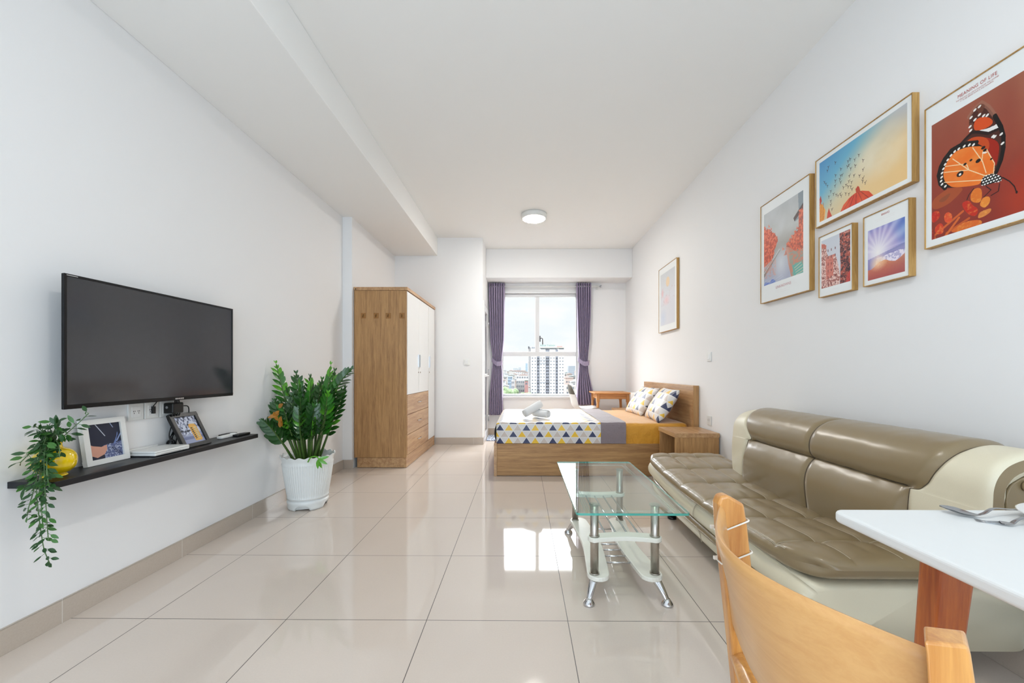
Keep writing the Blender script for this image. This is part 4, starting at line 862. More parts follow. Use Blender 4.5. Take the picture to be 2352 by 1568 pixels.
for yy in SYs: g.tube([(x,yy,zt(x,yy)) for x in np.linspace(.985,1.5,90)],.0011,5)
for xx in SXs[:2]: g.tube([(xx,yy,zt(xx,yy)) for yy in np.linspace(1.40,3.15,260)],.0011,5)
for dd in (.0,.007): g.tube([(.981-dd*.5,yy,zt(.981-dd*.5,yy)) for yy in np.linspace(1.50,3.04,160)],.0012,5)
obj('cushion_stitching',g,M['stitch'],t)
# backrest
br=[(1.39,.36),(1.380,.43),(1.372,.49),(1.372,.55),(1.388,.605),(1.415,.642),(1.424,.648),(1.416,.655),(1.398,.68),(1.396,.725),(1.412,.77),(1.45,.81),(1.505,.833),(1.57,.838),(1.64,.822),(1.69,.77),(1.705,.6),(1.705,.3)]
cr_=[(1.41,.36),(1.398,.43),(1.393,.49),(1.392,.55),(1.393,.605),(1.396,.642),(1.397,.648),(1.398,.655),(1.400,.68),(1.405,.725),(1.422,.765),(1.455,.798),(1.51,.820),(1.57,.826),(1.64,.810),(1.69,.76),(1.705,.6),(1.705,.3)]
BRP=crom([(a,0,b) for a,b in br],5); CRP=crom([(a,0,b) for a,b in cr_],5); NB=len(BRP)-1
gi=5*6 # groove index
near=lambda i: 1.462-.105*math.sin(min(1,max(0,(i-gi)/28))*PI/2) if i>gi else 1.462+.012*(gi-i)/gi
far=lambda i: 2.49+.075*((max(0,(i-gi-8)/16))**.8 if i>gi+8 else 0)-.02*math.sin(min(1,max(0,(i-gi)/16))*PI) if i>gi else 2.49+.075*((gi-i)/gi)**1.2
far_=lambda i: min(2.585,far(i))
E0,E1,MID=1.215,2.735,1.97
def prof_pt(i,y):
    yn,yf=near(i),far_(i); d=min(abs(y-yn),abs(y-yf),abs(y-MID)); dip=.010*math.exp(-(d/.012)**2)
    inb=yn<=y<=yf; p=(BRP if inb else CRP)[i]
    if inb:
        e=min(y-yn,yf-y); k=min(1,e/.035); k=k*k*(3-2*k); c=CRP[i]; p=c.lerp(BRP[i],k)
        p=Vector((p.x-.004*math.sin(PI*min(1,e/.3))*(1 if i<65 else 0),0,p.z+.002*mn.noise(Vector((y*20,i*.3,0)))))
    end=min(y-E0,E1-y); rr=max(0,1-end/.03); s_=.016*(1-math.sqrt(max(0,1-rr*rr)))
    cx_,cz_=1.56,.6; dirv=Vector((p.x-cx_,0,p.z-cz_)); L=dirv.length
    if L>0: p=p-dirv/L*(s_+dip)
    if y<1.40: p=Vector((p.x,0,max(.43,p.z)))
    if y>2.5: p=Vector((p.x+.5*(y-2.5)**2,0,p.z-.35*(y-2.5)**2))
    return (p.x,y,p.z)
def strip(i0,i1,ya,yb,ny):
    g=G(); n=i1-i0
    g.grid(lambda u,v:(lambda i:prof_pt(i,ya(i)+(yb(i)-ya(i))*u))(i0+int(round(v*n))),ny,n); return g
E_=1e-4
obj('upper_back_pad',strip(gi,NB,lambda i:near(i)+E_,lambda i:MID,50),M['leather'],t,merge=False)
obj('upper_back_pad',strip(gi,NB,lambda i:MID,lambda i:far_(i)-E_,50),M['leather'],t,merge=False)
obj('lower_back_pad',strip(0,gi,lambda i:near(i)+E_,lambda i:MID,50),M['leather'],t,merge=False)
obj('lower_back_pad',strip(0,gi,lambda i:MID,lambda i:far_(i)-E_,50),M['leather'],t,merge=False)
g=strip(0,NB,lambda i:E0,lambda i:near(i),30); obj('cream_end_panel',g,M['cream'],t,merge=False)
g=strip(0,NB,lambda i:far_(i),lambda i:E1,26); obj('cream_end_panel',g,M['cream'],t,merge=False)
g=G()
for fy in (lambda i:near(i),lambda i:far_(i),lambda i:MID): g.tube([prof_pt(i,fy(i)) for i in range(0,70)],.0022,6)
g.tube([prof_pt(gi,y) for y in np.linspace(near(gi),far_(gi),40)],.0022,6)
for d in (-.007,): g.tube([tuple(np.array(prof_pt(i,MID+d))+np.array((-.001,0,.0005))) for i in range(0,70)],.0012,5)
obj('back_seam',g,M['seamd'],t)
# end caps of the backrest
def ringpoly(s_,y):  # outline scaled about its centre
    pts=[prof_pt(i,E0 if y<2 else E1) for i in range(0,NB+1,2)]; cxx,czz=1.56,.60; o=[]
    for p in pts:
        d=Vector((p[0]-cxx,0,p[2]-czz)); L=d.length; d=d*(max(0,L-s_)/L); o.append((cxx+d.x,czz+d.z))
    return o
def endcap(y,sg,lab):
    A,B,C_,D=ringpoly(.0,y),ringpoly(.030,y),ringpoly(.050,y),ringpoly(.052,y); n=len(A)
    def band(P,Q,ya,yb):
        g=G(); vs=[(a,ya,b) for a,b in P]+[(a,yb,b) for a,b in Q]; g.add(vs,[(i,i+1,n+i+1,n+i) for i in range(n-1)],sm=True); return g
    obj('end_piping',band(A,B,y,y-sg*.006),M['leather'],t,label='taupe border of the cream end'); 
    g=G(); vs=[]
    for i,(a,b) in enumerate(B): vs.append((a,y-sg*.006,b))
    for i,(a,b) in enumerate(C_): vs.append((a,y+sg*(.007+.0022*math.sin(i*1.3)),b))
    g.add(vs,[(i,i+1,n+i+1,n+i) for i in range(n-1)],sm=True); obj('gathered_ring',g,M['cream'],t)
    g=G(); g.prism(D,y+sg*.003,y+sg*.02,'y'); p=obj('end_panel',g,M['leather'],t,bev=.008,label='taupe inset end panel')
    if sg>0: obj('button',G().sph((1.515,y-.003,.725),(.017,.010,.017)),M['leather'],p)
endcap(E0,1,''); endcap(E1,-1,'')
for x,y in ((1.09,2.92),(1.09,1.62),(1.62,2.92),(1.62,1.62)):
    l=obj('leg',G().tube([(x,y,.016),(x,y,.13)],.028,20),M['chrome'],t); obj('foot_pad',G().tube([(x,y,0),(x,y,.018)],.030,20),M['black_pl'],l)
# ------------------------------------------------------------ glass coffee table
t=thing('coffee_table','low glass coffee table on chrome tubes with cream shelves, in front of the sofa','coffee table',(.486,2.245,0))
GX0,GX1,GY0,GY1,GZ=.238,.733,1.748,2.742,.452; GT=.011
o=obj('glass_top',G().prism(rrect(GX0,GX1,GY0,GY1,.018,4),GZ-GT,GZ),M['tglass'],t)
g=G(); R0=rrect(GX0-.0006,GX1+.0006,GY0-.0006,GY1+.0006,.018,4); n=len(R0); vs=[(a,b,GZ-GT) for a,b in R0]+[(a,b,GZ-.001) for a,b in R0]; g.add(vs,[(i,(i+1)%n,n+(i+1)%n,n+i) for i in range(n)],sm=True)
obj('polished_edge',g,M['tedge'],t,label='blue-green polished edge of the glass',merge=False)
g=G()
for k in range(3):
    d=.045+.010*k; w=.0022
    for a in ((GX0+d,GX0+d+w,GY0+.06,GY1-.06),(GX1-d-w,GX1-d,GY0+.06,GY1-.06),(GX0+.06,GX1-.06,GY0+d,GY0+d+w),(GX0+.06,GX1-.06,GY1-d-w,GY1-d)): g.box(a[0],a[1],a[2],a[3],GZ-GT-.0006,GZ-GT-.0001)
obj('etched_border',g,M['etched'],t)
PX0,PX1,PY0,PY1=.343,.629,1.902,2.588
for x,sx in ((PX0,-1),(PX1,1)):
    for y,sy in ((PY0,-1),(PY1,1)):
        g=G(); g.tube([(x,y,.112),(x,y,GZ-.017)],.0195,24)
        for z in (.113,.290): g.tube([(x,y,z),(x,y,z+.006)],.024,24)
        g.tube([(x,y,.262),(x,y,.267)],.023,24)
        obj('pole',g,M['steel'],t)
        obj('glass_pad',G().tube([(x,y,GZ-.017),(x,y,GZ-GT-.0007)],.026,24),M['tglass'],t)
        fx=x+sx*.036 ; fy=y+sy*.062
        g=G(); g.tube(crom([(x+sx*.0,y-sy*.0,.092),(x+sx*.014,y+sy*.022,.070),(x+sx*.027,y+sy*.046,.042),(fx,fy,.018)],5),[.025+(.0125-.025)*(i/15)**.8 for i in range(16)],16,flat=.8); g.lathe([(.0001,.0),(.026,.0),(.0275,.004),(.025,.011),(.017,.021),(.013,.028),(.0001,.030)],24,(fx,fy,0)); obj('leg',g,M['chrome'],t)
def board(pts,w,z0,z1,name,par=t):
    # rounded strip along a centre line, widths vary
    C_=crom([(a,b,0) for a,b in pts],8); L=[];R=[];n=len(C_)
    for i,p in enumerate(C_):
        d=(C_[min(i+1,n-1)]-C_[max(i-1,0)]).normalized(); nn=Vector((-d.y,d.x,0)); ww=w(i/(n-1)) if callable(w) else w; L.append(p+nn*ww); R.append(p-nn*ww)
    def cap(c,d0,ww,sg): 
        a0=math.atan2(d0.y,d0.x); return [(c.x+ww*math.cos(a0+PI/2*sg-PI*k/10*sg),c.y+ww*math.sin(a0+PI/2*sg-PI*k/10*sg)) for k in range(1,10)]
    d1=(C_[-1]-C_[-2]).normalized(); d0=(C_[0]-C_[1]).normalized(); w1=(w(1) if callable(w) else w); w0=(w(0) if callable(w) else w)
    poly=[(p.x,p.y) for p in L]+cap(C_[-1],d1,w1,1)+[(p.x,p.y) for p in R[::-1]]+cap(C_[0],d0,w0,1)
    obj(name,G().prism(poly,z0,z1),M['ccream'],par,bev=.003)
board([(.362,1.91),(.372,2.0),(.388,2.245),(.372,2.49),(.362,2.58)],.052,.092,.112,'lower_shelf')
board([(.612,1.91),(.602,2.0),(.584,2.245),(.602,2.49),(.612,2.58)],.052,.092,.112,'lower_shelf')
board([(PX0-.0,PY0),(.40,PY0+.012),(.486,PY0+.022),(.572,PY0+.012),(PX1,PY0)],.031,.268,.289,'upper_bridge')
board([(PX0-.0,PY1),(.40,PY1-.012),(.486,PY1-.022),(.572,PY1-.012),(PX1,PY1)],.031,.268,.289,'upper_bridge')
for x in (.405,.459,.513,.567): obj('long_rod',G().tube([(x,PY0+.01,.279),(x,PY1-.01,.279)],.0045,10),M['chrome'],t)
for y in np.linspace(2.03,2.46,7): obj('cross_rod',G().tube([(.42,y,.102),(.555,y,.102)],.0045,10),M['chrome'],t)
# ------------------------------------------------------------ dining table with plate, spoon and fork
t=thing('dining_table','white-topped dining table with reddish-brown wooden legs in the near right corner','dining table',(1.07,.33,0))
obj('table_top',G().prism(rrect(.718,1.43,-.27,.938,.022,8),.724,.75),M['tabletop'],t,bev=.008,bseg=4)
for sx,sy,x,y in ((-1,1,.845,.80),(1,1,1.31,.80),(-1,-1,.845,-.13),(1,-1,1.31,-.13)):
    def leg(x,y,sx,sy):
        g=G(); R0=rrect(-.036,.036,-.024,.024,.008,3); n=len(R0); vs=[]
        for z,k,o in ((.724,1.0,0),(.36,.78,.5),(0,.6,1.0)): vs+=[(x+a*k+sx*.045*o,y+b*k+sy*.03*o,z) for a,b in R0]
        fs=[(j*n+i,j*n+(i+1)%n,(j+1)*n+(i+1)%n,(j+1)*n+i) for j in range(2) for i in range(n)]+[tuple(range(n))[::-1],tuple(range(2*n,3*n))]
        g.add(vs,fs,sm=False); return g
    obj('leg',leg(x,y,sx,sy),M['mahog'],t)
obj('apron',G().box(.90,1.27,.79,.81,.66,.724).box(.90,1.27,-.14,-.12,.66,.724).box(.955,.97,-.12,.79,.66,.724).box(1.20,1.215,-.12,.79,.66,.724),M['mahog'],t)
TZ=.75
def cutl(P,W_,th,z0s,name,label,cat,tines=0):
    t=thing(name,label,cat,tuple(P[len(P)//2])); g=G(); C_=crom(P,6); n=len(C_)-1
    Ws=[interp(i/n,[a for a,_ in W_],[b for _,b in W_]) for i in range(n+1)]
    def fn(sgn):
        def f(u,v):
            i=min(n,int(round(v*n))); p=C_[i]; d=(C_[min(i+1,n)]-C_[max(i-1,0)]).normalized(); nn=Vector((-d.y,d.x,0)).normalized(); a=2*u-1; bowl=interp(i/n,[a_ for a_,_ in z0s],[b for _,b in z0s])
            return (p.x+nn.x*Ws[i]*a,p.y+nn.y*Ws[i]*a,p.z+bowl*(a*a)+sgn*th/2*(1-a*a*.8))
        return f
    g.grid(fn(1),8,n); g.grid(fn(-1),8,n)
    o=obj('body',g,M['cutlery'],t)
    if tines:
        p=C_[0]; d=(C_[0]-C_[1]).normalized(); nn=Vector((-d.y,d.x,0)).normalized()
        for k in range(tines):
            a=(k/(tines-1)-.5)*2*.0085; obj('tine',G().tube([p+nn*a-d*.004,p+nn*a+d*.018+Vector((0,0,-.003)),p+nn*a+d*.036+Vector((0,0,-.001))],[.0016,.0015,.0008],6,flat=.6),M['cutlery'],t)
    return t
cutl([(.955,.925,TZ+.012),(.972,.905,TZ+.005),(.990,.888,TZ+.004),(1.006,.882,TZ+.010),(1.04,.893,TZ+.017),(1.085,.900,TZ+.013),(1.135,.905,TZ+.010)],[(0,.002),(.08,.014),(.2,.020),(.33,.014),(.42,.0045),(.7,.0035),(1,.008)],.0022,[(0,.001),(.15,.006),(.3,.003),(.42,0),(1,0)],'spoon','stainless steel spoon on the white dining table beside the plate','spoon')
cutl([(1.000,.846,TZ+.0035),(1.012,.838,TZ+.0045),(1.028,.842,TZ+.010),(1.06,.852,TZ+.014),(1.12,.872,TZ+.010)],[(0,.010),(.15,.011),(.3,.0045),(.7,.003),(1,.006)],.0022,[(0,.001),(.2,.001),(.3,0),(1,0)],'fork','stainless steel fork on the white dining table, its tines under the spoon','fork',4)
t=thing('plate','white round plate at the edge of the dining table','plate',(1.175,.80,TZ)); g=G().lathe([(.0001,.004),(.065,.004),(.085,.008),(.125,.020),(.128,.0225),(.125,.024),(.085,.0115),(.062,.008),(.0001,.0075)],56,(1.175,.80,TZ-.003)); obj('dish',g,M['white_gloss'],t)
# ------------------------------------------------------------ dining chair seen from behind
t=thing('dining_chair','varnished light wooden dining chair with curved backrest, pulled up to the white table','dining chair',(.6,.53,0))
def post(y0,y1,zt_,sl,hs=1.,dx=0.):
    g=G(); poly=[]; 
    lean=lambda z: .3630+dx+(.85-z)*.105 if z>.44 else .406+dx-(.44-z)*.08
    zs=[0,.15,.3,.44,.5,.6,.7,.8,zt_-.012]; hw=[.016,.019,.022,.025,.025,.025,.025,.025,.023]
    hw=[w*hs for w in hw]
    L=[(lean(z)-w,z) for z,w in zip(zs,hw)]; R=[(lean(z)+w,z) for z,w in zip(zs,hw)]
    topc=(lean(zt_),zt_); arc=[(topc[0]-.017*hs,zt_+.0+sl*.3),(topc[0]-.004,zt_+.004),(topc[0]+.012*hs,zt_-.001-sl)] if hs==1 else [(topc[0]-.019,zt_),(topc[0]+.017,zt_-.004)]
    poly=L+arc+R[::-1]; g.prism(poly,y0,y1,'y')
    if hs!=1: g.v=[(x+.95*(y-y0),y,z) for x,y,z in g.v]
    return g
obj('back_leg',post(.700,.724,.850,.004),M['beech'],t,bev=.005,bseg=3); obj('back_leg',post(.335,.357,.846,-.001,.80,-.011),M['beech'],t,bev=.0025,bseg=3)
def arcline(z,dx=0,bulge=None):
    lean=.3630+(.85-z)*.105; P=[]; bulge=bulge if bulge else .042+max(-.02,(z-.62)/.206)*.042
    for i in range(25):
        s_=i/24; y=.722-.378*s_; P.append((lean-.012-.003*(1-s_)**2+dx-bulge*math.sin(PI*(s_**1.10)),y,z+.008*(1-s_)*(z-.6)/.22))
    return P
def panel(z0,z1,th,m,name,r=.004,bulge=None,nz_=8):
    g=G(); ns=24; rows=[]
    for side in (0,1):
        for k in range(nz_+1):
            z=z0+(z1-z0)*k/nz_; e=abs(2*k/nz_-1); rr=(1-math.sqrt(max(0,1-max(0,(e-.9)/.1)**2)))*th*.4
            rows.append([(x+(rr if side==0 else th-rr),y,zz) for x,y,zz in arcline(z,0,bulge)])
    rows=rows[:nz_+1]+rows[nz_+1:][::-1]; n=ns+1; vs=[p for r_ in rows for p in r_]; m_=len(rows)
    fs=[(j*n+i,j*n+i+1,((j+1)%m_)*n+i+1,((j+1)%m_)*n+i) for j in range(m_) for i in range(ns)]
    fs.append(tuple(j*n for j in range(m_))); fs.append(tuple(j*n+ns for j in range(m_))[::-1]); g.add(vs,fs,sm=True)
    return obj(name,g,m,t)
panel(.620,.828,.013,M['beechy'],'backrest_panel',nz_=20)
g=G(); P=[(x+.010,y,z) for x,y,z in arcline(.568,0,.036)]; g.tube(P,[.017+.006*math.sin(PI*i/24) for i in range(25)],14,flat=.8); obj('lower_back_rail',g,M['beech'],t)
obj('seat',G().prism(rrect(.425,.86,.325,.735,.05,6),.432,.455),M['beech'],t,bev=.008,bseg=3)
obj('seat_rail',G().box(.45,.83,.350,.366,.375,.432).box(.45,.83,.690,.706,.375,.432).box(.82,.84,.36,.70,.375,.432),M['beech'],t,bev=.003)
for y in (.355,.705): obj('front_leg',G().tube([(.835,y,.432),(.845,y,.2),(.86,y,0)],[.021,.018,.013],14),M['beech'],t)
for z in (.800,.745):
    xl=.3630+(.85-z)*.105; g=G(); R0=rrect(xl-.0265,xl+.0265,.698,.726,.004,3); n=len(R0); g.tube([(a,b,z+.012*(a-xl)/.03) for a,b in R0+R0[:1]],.0016,6); g.box(xl-.033,xl-.0265,.714,.719,z-.010,z-.004); obj('cable_tie',g,M['tie'],t,bev=.001)
obj('paint_dab',G().sph((.3835,.3348,.800),(.0028,.0012,.005)),M['white_pl'],t)
# ------------------------------------------------------------ potted plant
PC=Vector((-1.70,3.17,0))
t=thing('potted_plant','tall green plant with glossy leaflets in a ribbed white pot beside the wardrobe','potted plant',tuple(PC))
def potf(r,z,a,j):
    if .10<z<.355: r=r+.0022*math.cos(a*60)*(1 if j%2==0 or True else 0)
    if z>.385: z=z+.006*math.cos(a*18); r=r+.004*math.cos(a*18)
    return r,z
prof=[(.130,.078),(.150,.082),(.148,.096),(.146,.102),(.150,.12),(.165,.22),(.180,.33),(.182,.348),(.184,.352),(.181,.36),(.184,.38),(.194,.409),(.196,.413),(.189,.413),(.184,.385),(.176,.36),(.160,.34)]
obj('pot',G().lathe(prof,240,tuple(PC),potf),M['white_pot'],t)
def footf(r,z,a,j):
    if z<.045: z=z+.042*max(0,math.sin(a*4+.9))**.55*(1-z/.045)
    return r,z
obj('pot_foot',G().lathe([(.132,.0),(.140,.004),(.146,.020),(.146,.046),(.150,.055),(.146,.068),(.138,.074),(.146,.080),(.130,.083),(.120,.07),(.125,.04),(.126,.0)],96,tuple(PC),footf),M['white_pot'],t)
obj('soil',G().lathe([(.0001,.366),(.1,.364),(.168,.358)],40,tuple(PC)),M['soil'],t)
M['leafd']=mat('leaf_dark','#255a18',.45,spec=.6,coat=.3,nstr=.35); M['leafm']=mat('leaf_mid','#357b20',.42,spec=.6,coat=.3,nstr=.3); M['leafl']=mat('leaf_light','#5faa2a',.28,spec=.5,coat=.2,nstr=.25)
M['leafy']=mat('leaf_withered','#b87a1c',.5,nstr=.4); M['stem']=mat('plant_stem','#4b6a2a',.4,nstr=.3)
def leafblade(g,p,d,up,L,w,curl,mi):
    d=d.normalized(); s_=d.cross(up).normalized(); nrm=s_.cross(d); rows=[]
    for k,(q,ww) in enumerate(((0,.10),(.18,.7),(.42,1),(.68,.82),(.88,.4),(1,.03))):
        c=p+d*(L*q)+nrm*(-curl*L*q*q); rows.append((c-s_*w*ww+nrm*.10*w,c-nrm*.0,c+s_*w*ww+nrm*.10*w))
    vs=[a for r_ in rows for a in r_]; fs=[(3*j+i,3*j+i+1,3*j+i+4,3*j+i+3) for j in range(5) for i in range(2)]; g.add(vs,fs,mi=mi,sm=True)
def frond(tip,base,bend,start,npair,L,mi,seed):
    rr=random.Random(seed); b=PC+Vector((base[0],base[1],.36)); tp=Vector(tip); mid=b.lerp(tp,.5)+Vector(bend); g=G()
    C_=[b.lerp(mid,q).lerp(mid.lerp(tp,q),q) for q in np.linspace(0,1,17)]
    g.tube(C_,[.0105-.0085*i/16 for i in range(17)],7,mi=0)
    side0=Vector((rr.uniform(-.75,.75),-1+rr.uniform(-.1,.9),rr.uniform(0,.5))).normalized()
    for k in range(npair):
        q=start+(1-start)*(k/(npair-1)); i=min(15,int(q*16)); p=C_[i].lerp(C_[i+1],q*16-i); T=(C_[i+1]-C_[i]).normalized(); s_=T.cross(side0).normalized(); fr_=1-.45*q
        LL=L*(.75+.5*math.sin(PI*min(1,q*1.0)))*(.55 if k>npair-3 else 1); m=mi if rr.random()<.75 else rr.choice((1,2,3))
        if q>.86 and mi>=2: m=3
        for sg in (-1,1):
            d=(s_*sg*(1.0-.5*q)+T*(.55+.5*q)+Vector((0,0,rr.uniform(-.1,.12)))); leafblade(g,p,d,(side0+T*.25+Vector((0,0,.25))).normalized(),LL*rr.uniform(.9,1.1),LL*.235,rr.uniform(0,.25),m)
    leafblade(g,tp-(C_[-1]-C_[-2]),(C_[-1]-C_[-2]),Vector((.3,1,.1)),L*.6,L*.14,0,3 if mi>=2 else mi)
    for i_,(x,y,z) in enumerate(g.v):
        if x<XL+.012: g.v[i_]=(XL+.012+.15*(XL+.012-x)*0,y,z)
        elif x>-1.88 and y>4.3: g.v[i_]=(x,4.3,z)
    return g
FR=[((-1.915,3.10,1.13),(-.06,-.02),(-.0,0,.02),.42,11,.075,2),((-1.86,3.26,.99),(-.05,.05),(-.04,0,.05),.35,10,.085,1),((-1.70,3.20,1.02),(0,.03),(0,0,.05),.35,11,.085,1),((-1.60,3.02,.99),(.02,-.03),(.0,-.02,.06),.35,10,.085,2),
((-1.505,3.14,1.12),(.04,0),(.02,0,-.04),.38,12,.08,2),((-1.335,3.12,1.085),(.07,.02),(-.10,0,.14),.30,15,.085,1),((-1.56,3.32,1.07),(.03,.06),(0,0,.03),.38,11,.08,1),((-1.43,3.22,.93),(.06,.05),(.02,0,.06),.3,11,.08,1),
((-1.47,3.0,.80),(.06,-.05),(.04,0,.06),.35,9,.08,1),((-1.895,2.93,.70),(-.08,-.05),(-.02,-.02,.09),.35,8,.09,1),((-1.87,3.02,.84),(-.06,-.03),(-.05,0,.06),.35,9,.085,1),((-1.76,2.92,.83),(-.03,-.06),(0,-.03,.07),.35,9,.085,1),
((-1.64,2.93,.79),(.01,-.07),(0,-.04,.06),.4,9,.08,1),((-1.54,2.95,.70),(.04,-.06),(.03,-.03,.06),.45,7,.085,1),((-1.70,3.04,.99),(-.01,-.01),(0,0,.04),.35,10,.08,2),((-1.79,3.16,1.05),(-.03,.02),(0,0,.03),.35,11,.08,1),
((-1.66,3.10,.91),(.01,.0),(.02,0,.04),.35,10,.08,2),((-1.60,3.16,.97),(.03,.03),(0,0,.04),.35,10,.08,1),((-1.82,3.08,.93),(-.04,.0),(0,0,.05),.35,10,.08,1),((-1.50,3.08,.90),(.05,-.01),(.03,0,.05),.35,10,.08,2),
((-1.74,3.3,.95),(-.01,.07),(0,.02,.05),.35,10,.08,1),((-1.80,2.99,.75),(-.05,-.05),(-.02,-.02,.06),.4,8,.085,1),((-1.58,3.04,.83),(.02,-.03),(.01,-.02,.05),.4,8,.08,1),((-1.70,2.97,.72),(-.01,-.07),(-.0,-.03,.05),.45,7,.085,1),
((-1.63,3.25,1.0),(.02,.05),(0,0,.03),.35,10,.08,1),((-1.46,3.16,1.0),(.05,.03),(.0,0,.05),.35,11,.078,1),((-1.77,3.07,.88),(-.03,-.02),(0,-.01,.04),.3,10,.085,1),((-1.67,3.0,.87),(-.0,-.04),(0,-.02,.05),.3,10,.085,1)]
for i,(tp,bs,bn,st,npr,L,mi) in enumerate(FR): obj('frond',frond(tp,bs,bn,st,npr,L,mi,i),[M['stem'],M['leafd'],M['leafm'],M['leafl'],M['leafy']],t,merge=False)
g=G(); rr=random.Random(5)
for k in range(7): leafblade(g,Vector((-1.79+.02*rr.random(),2.92,.66+.03*k*.8)),Vector((rr.uniform(-.6,.5),-.4,rr.uniform(-1,.6))),Vector((0,-1,.1)),.075,.016,.2,0)
obj('withered_leaves',g,M['leafy'],t,label='yellow and brown withered leaflets',merge=False)
g=G(); g.tube(crom([(-1.60,2.98,.39),(-1.57,2.97,.43),(-1.525,2.97,.43),(-1.505,2.965,.40)],4),.005,7)
for d in ((.3,-.2,-1),(.9,-.2,-.5),(-.1,-.3,-1),(.7,0,.2)): leafblade(g,Vector((-1.515,2.967,.415)),Vector(d),Vector((0,-1,.2)),.07,.013,.4,0)
obj('drooping_shoot',g,M['leafl'],t,merge=False)
# ------------------------------------------------------------ yellow vase with trailing vine
VC=Vector((-1.886,1.60,SZ))
t=thing('trailing_plant','yellow round vase on the black shelf with a green vine trailing over the edge','vase with plant',tuple(VC))
obj('vase',G().lathe([(p_.x,p_.z) for p_ in crom([(a_,0,b_) for a_,b_ in [(.0001,0),(.034,0),(.037,.005),(.033,.010),(.046,.018),(.060,.036),(.064,.060),(.060,.085),(.046,.103),(.030,.112),(.023,.117),(.021,.130),(.025,.137),(.022,.137),(.018,.126),(.016,.11)]],4)],64,tuple(VC)),M['yellow'],t)
M['vine']=mat('vine_leaf','#24501f',.45,nstr=.35); M['vinel']=mat('vine_leaf_light','#3f7529',.45,nstr=.3); M['vines']=mat('vine_stem','#5b7a4a',.6,nstr=.2)
def vine(P,nl,L,seed,name='vine'):
    rr=random.Random(seed); C_=crom(P,6); g=G(); g.tube(C_,.0016,5,mi=0); n=len(C_)-1
    for k in range(nl):
        q=(k+.6)/nl; i=min(n-1,int(q*n)); p=C_[i]; T=(C_[i+1]-C_[i]).normalized(); a=rr.uniform(0,2*PI); s_=T.cross(Vector((math.cos(a),math.sin(a),.1))).normalized()
        d=s_*1.0+T*.5+Vector((0,-.15,-.12)); q2=p+d.normalized()*.012; g.tube([p,q2],.0008,4,mi=0); leafblade(g,q2,d,Vector((rr.uniform(-.5,.5),-.8,rr.uniform(.2,.9))),L*rr.uniform(.75,1.15),L*.22,rr.uniform(0,.3),rr.choice((1,1,2)))
    for i_,(x,y,z) in enumerate(g.v):
        if x<XL+.004: x=XL+.004
        if z<SZ+.002 and z>SZ-.03 and x<SX+.0 and y>1.508: y=1.508-.002
        g.v[i_]=(x,y,z)
    obj(name,g,[M['vines'],M['vine'],M['vinel']],t,merge=False)
top=VC+Vector((0,0,.130))
def pp(*a): return [tuple(top)]+list(a)
V_=[
([(-1.86,1.59,.80),(-1.815,1.59,.84),(-1.785,1.60,.875),(-1.77,1.61,.90)],12,.040),([(-1.88,1.58,.82),(-1.855,1.57,.855),(-1.85,1.56,.87)],10,.042),([(-1.89,1.57,.81),(-1.90,1.55,.845),(-1.905,1.54,.855)],9,.042),
([(-1.86,1.56,.81),(-1.82,1.55,.835),(-1.79,1.55,.83)],10,.042),([(-1.87,1.55,.81),(-1.85,1.53,.81),(-1.835,1.51,.79)],12,.04),([(-1.88,1.54,.80),(-1.885,1.51,.76),(-1.90,1.49,.725)],11,.042),
([(-1.87,1.54,.80),(-1.85,1.51,.765),(-1.84,1.495,.72),(-1.83,1.49,.69)],14,.04),([(-1.86,1.55,.79),(-1.83,1.52,.75),(-1.81,1.50,.71),(-1.80,1.49,.675)],14,.04),([(-1.87,1.55,.79),(-1.86,1.52,.74),(-1.85,1.50,.70)],13,.04),
([(-1.85,1.56,.80),(-1.81,1.54,.78),(-1.785,1.52,.74)],11,.038),([(-1.86,1.57,.82),(-1.835,1.555,.85),(-1.83,1.55,.855)],10,.042),([(-1.88,1.56,.82),(-1.875,1.54,.84),(-1.86,1.53,.84)],10,.042),
([(-1.86,1.53,.78),(-1.845,1.50,.72),(-1.835,1.485,.66),(-1.84,1.48,.61),(-1.855,1.48,.56),(-1.86,1.48,.53)],20,.036),([(-1.85,1.53,.78),(-1.82,1.50,.72),(-1.80,1.485,.65),(-1.79,1.48,.58),(-1.785,1.48,.50),(-1.78,1.48,.44)],26,.036),
([(-1.86,1.53,.78),(-1.84,1.495,.71),(-1.825,1.48,.62),(-1.815,1.48,.52),(-1.805,1.48,.45),(-1.795,1.48,.40),(-1.775,1.48,.352)],32,.034),([(-1.85,1.54,.78),(-1.81,1.50,.72),(-1.79,1.487,.66),(-1.78,1.483,.635)],14,.038),
([(-1.86,1.53,.77),(-1.85,1.495,.70),(-1.86,1.485,.65),(-1.87,1.48,.64)],12,.04),([(-1.85,1.53,.77),(-1.83,1.497,.70),(-1.82,1.485,.64),(-1.815,1.48,.60)],16,.038),([(-1.85,1.53,.77),(-1.82,1.49,.66),(-1.81,1.483,.56),(-1.80,1.48,.48)],20,.034)]
for i_,(P_,n_,L_) in enumerate(V_): vine(pp(*[(a_+.012,b_,c_) for a_,b_,c_ in P_]),int(n_*1.35),L_*.82,i_+1)
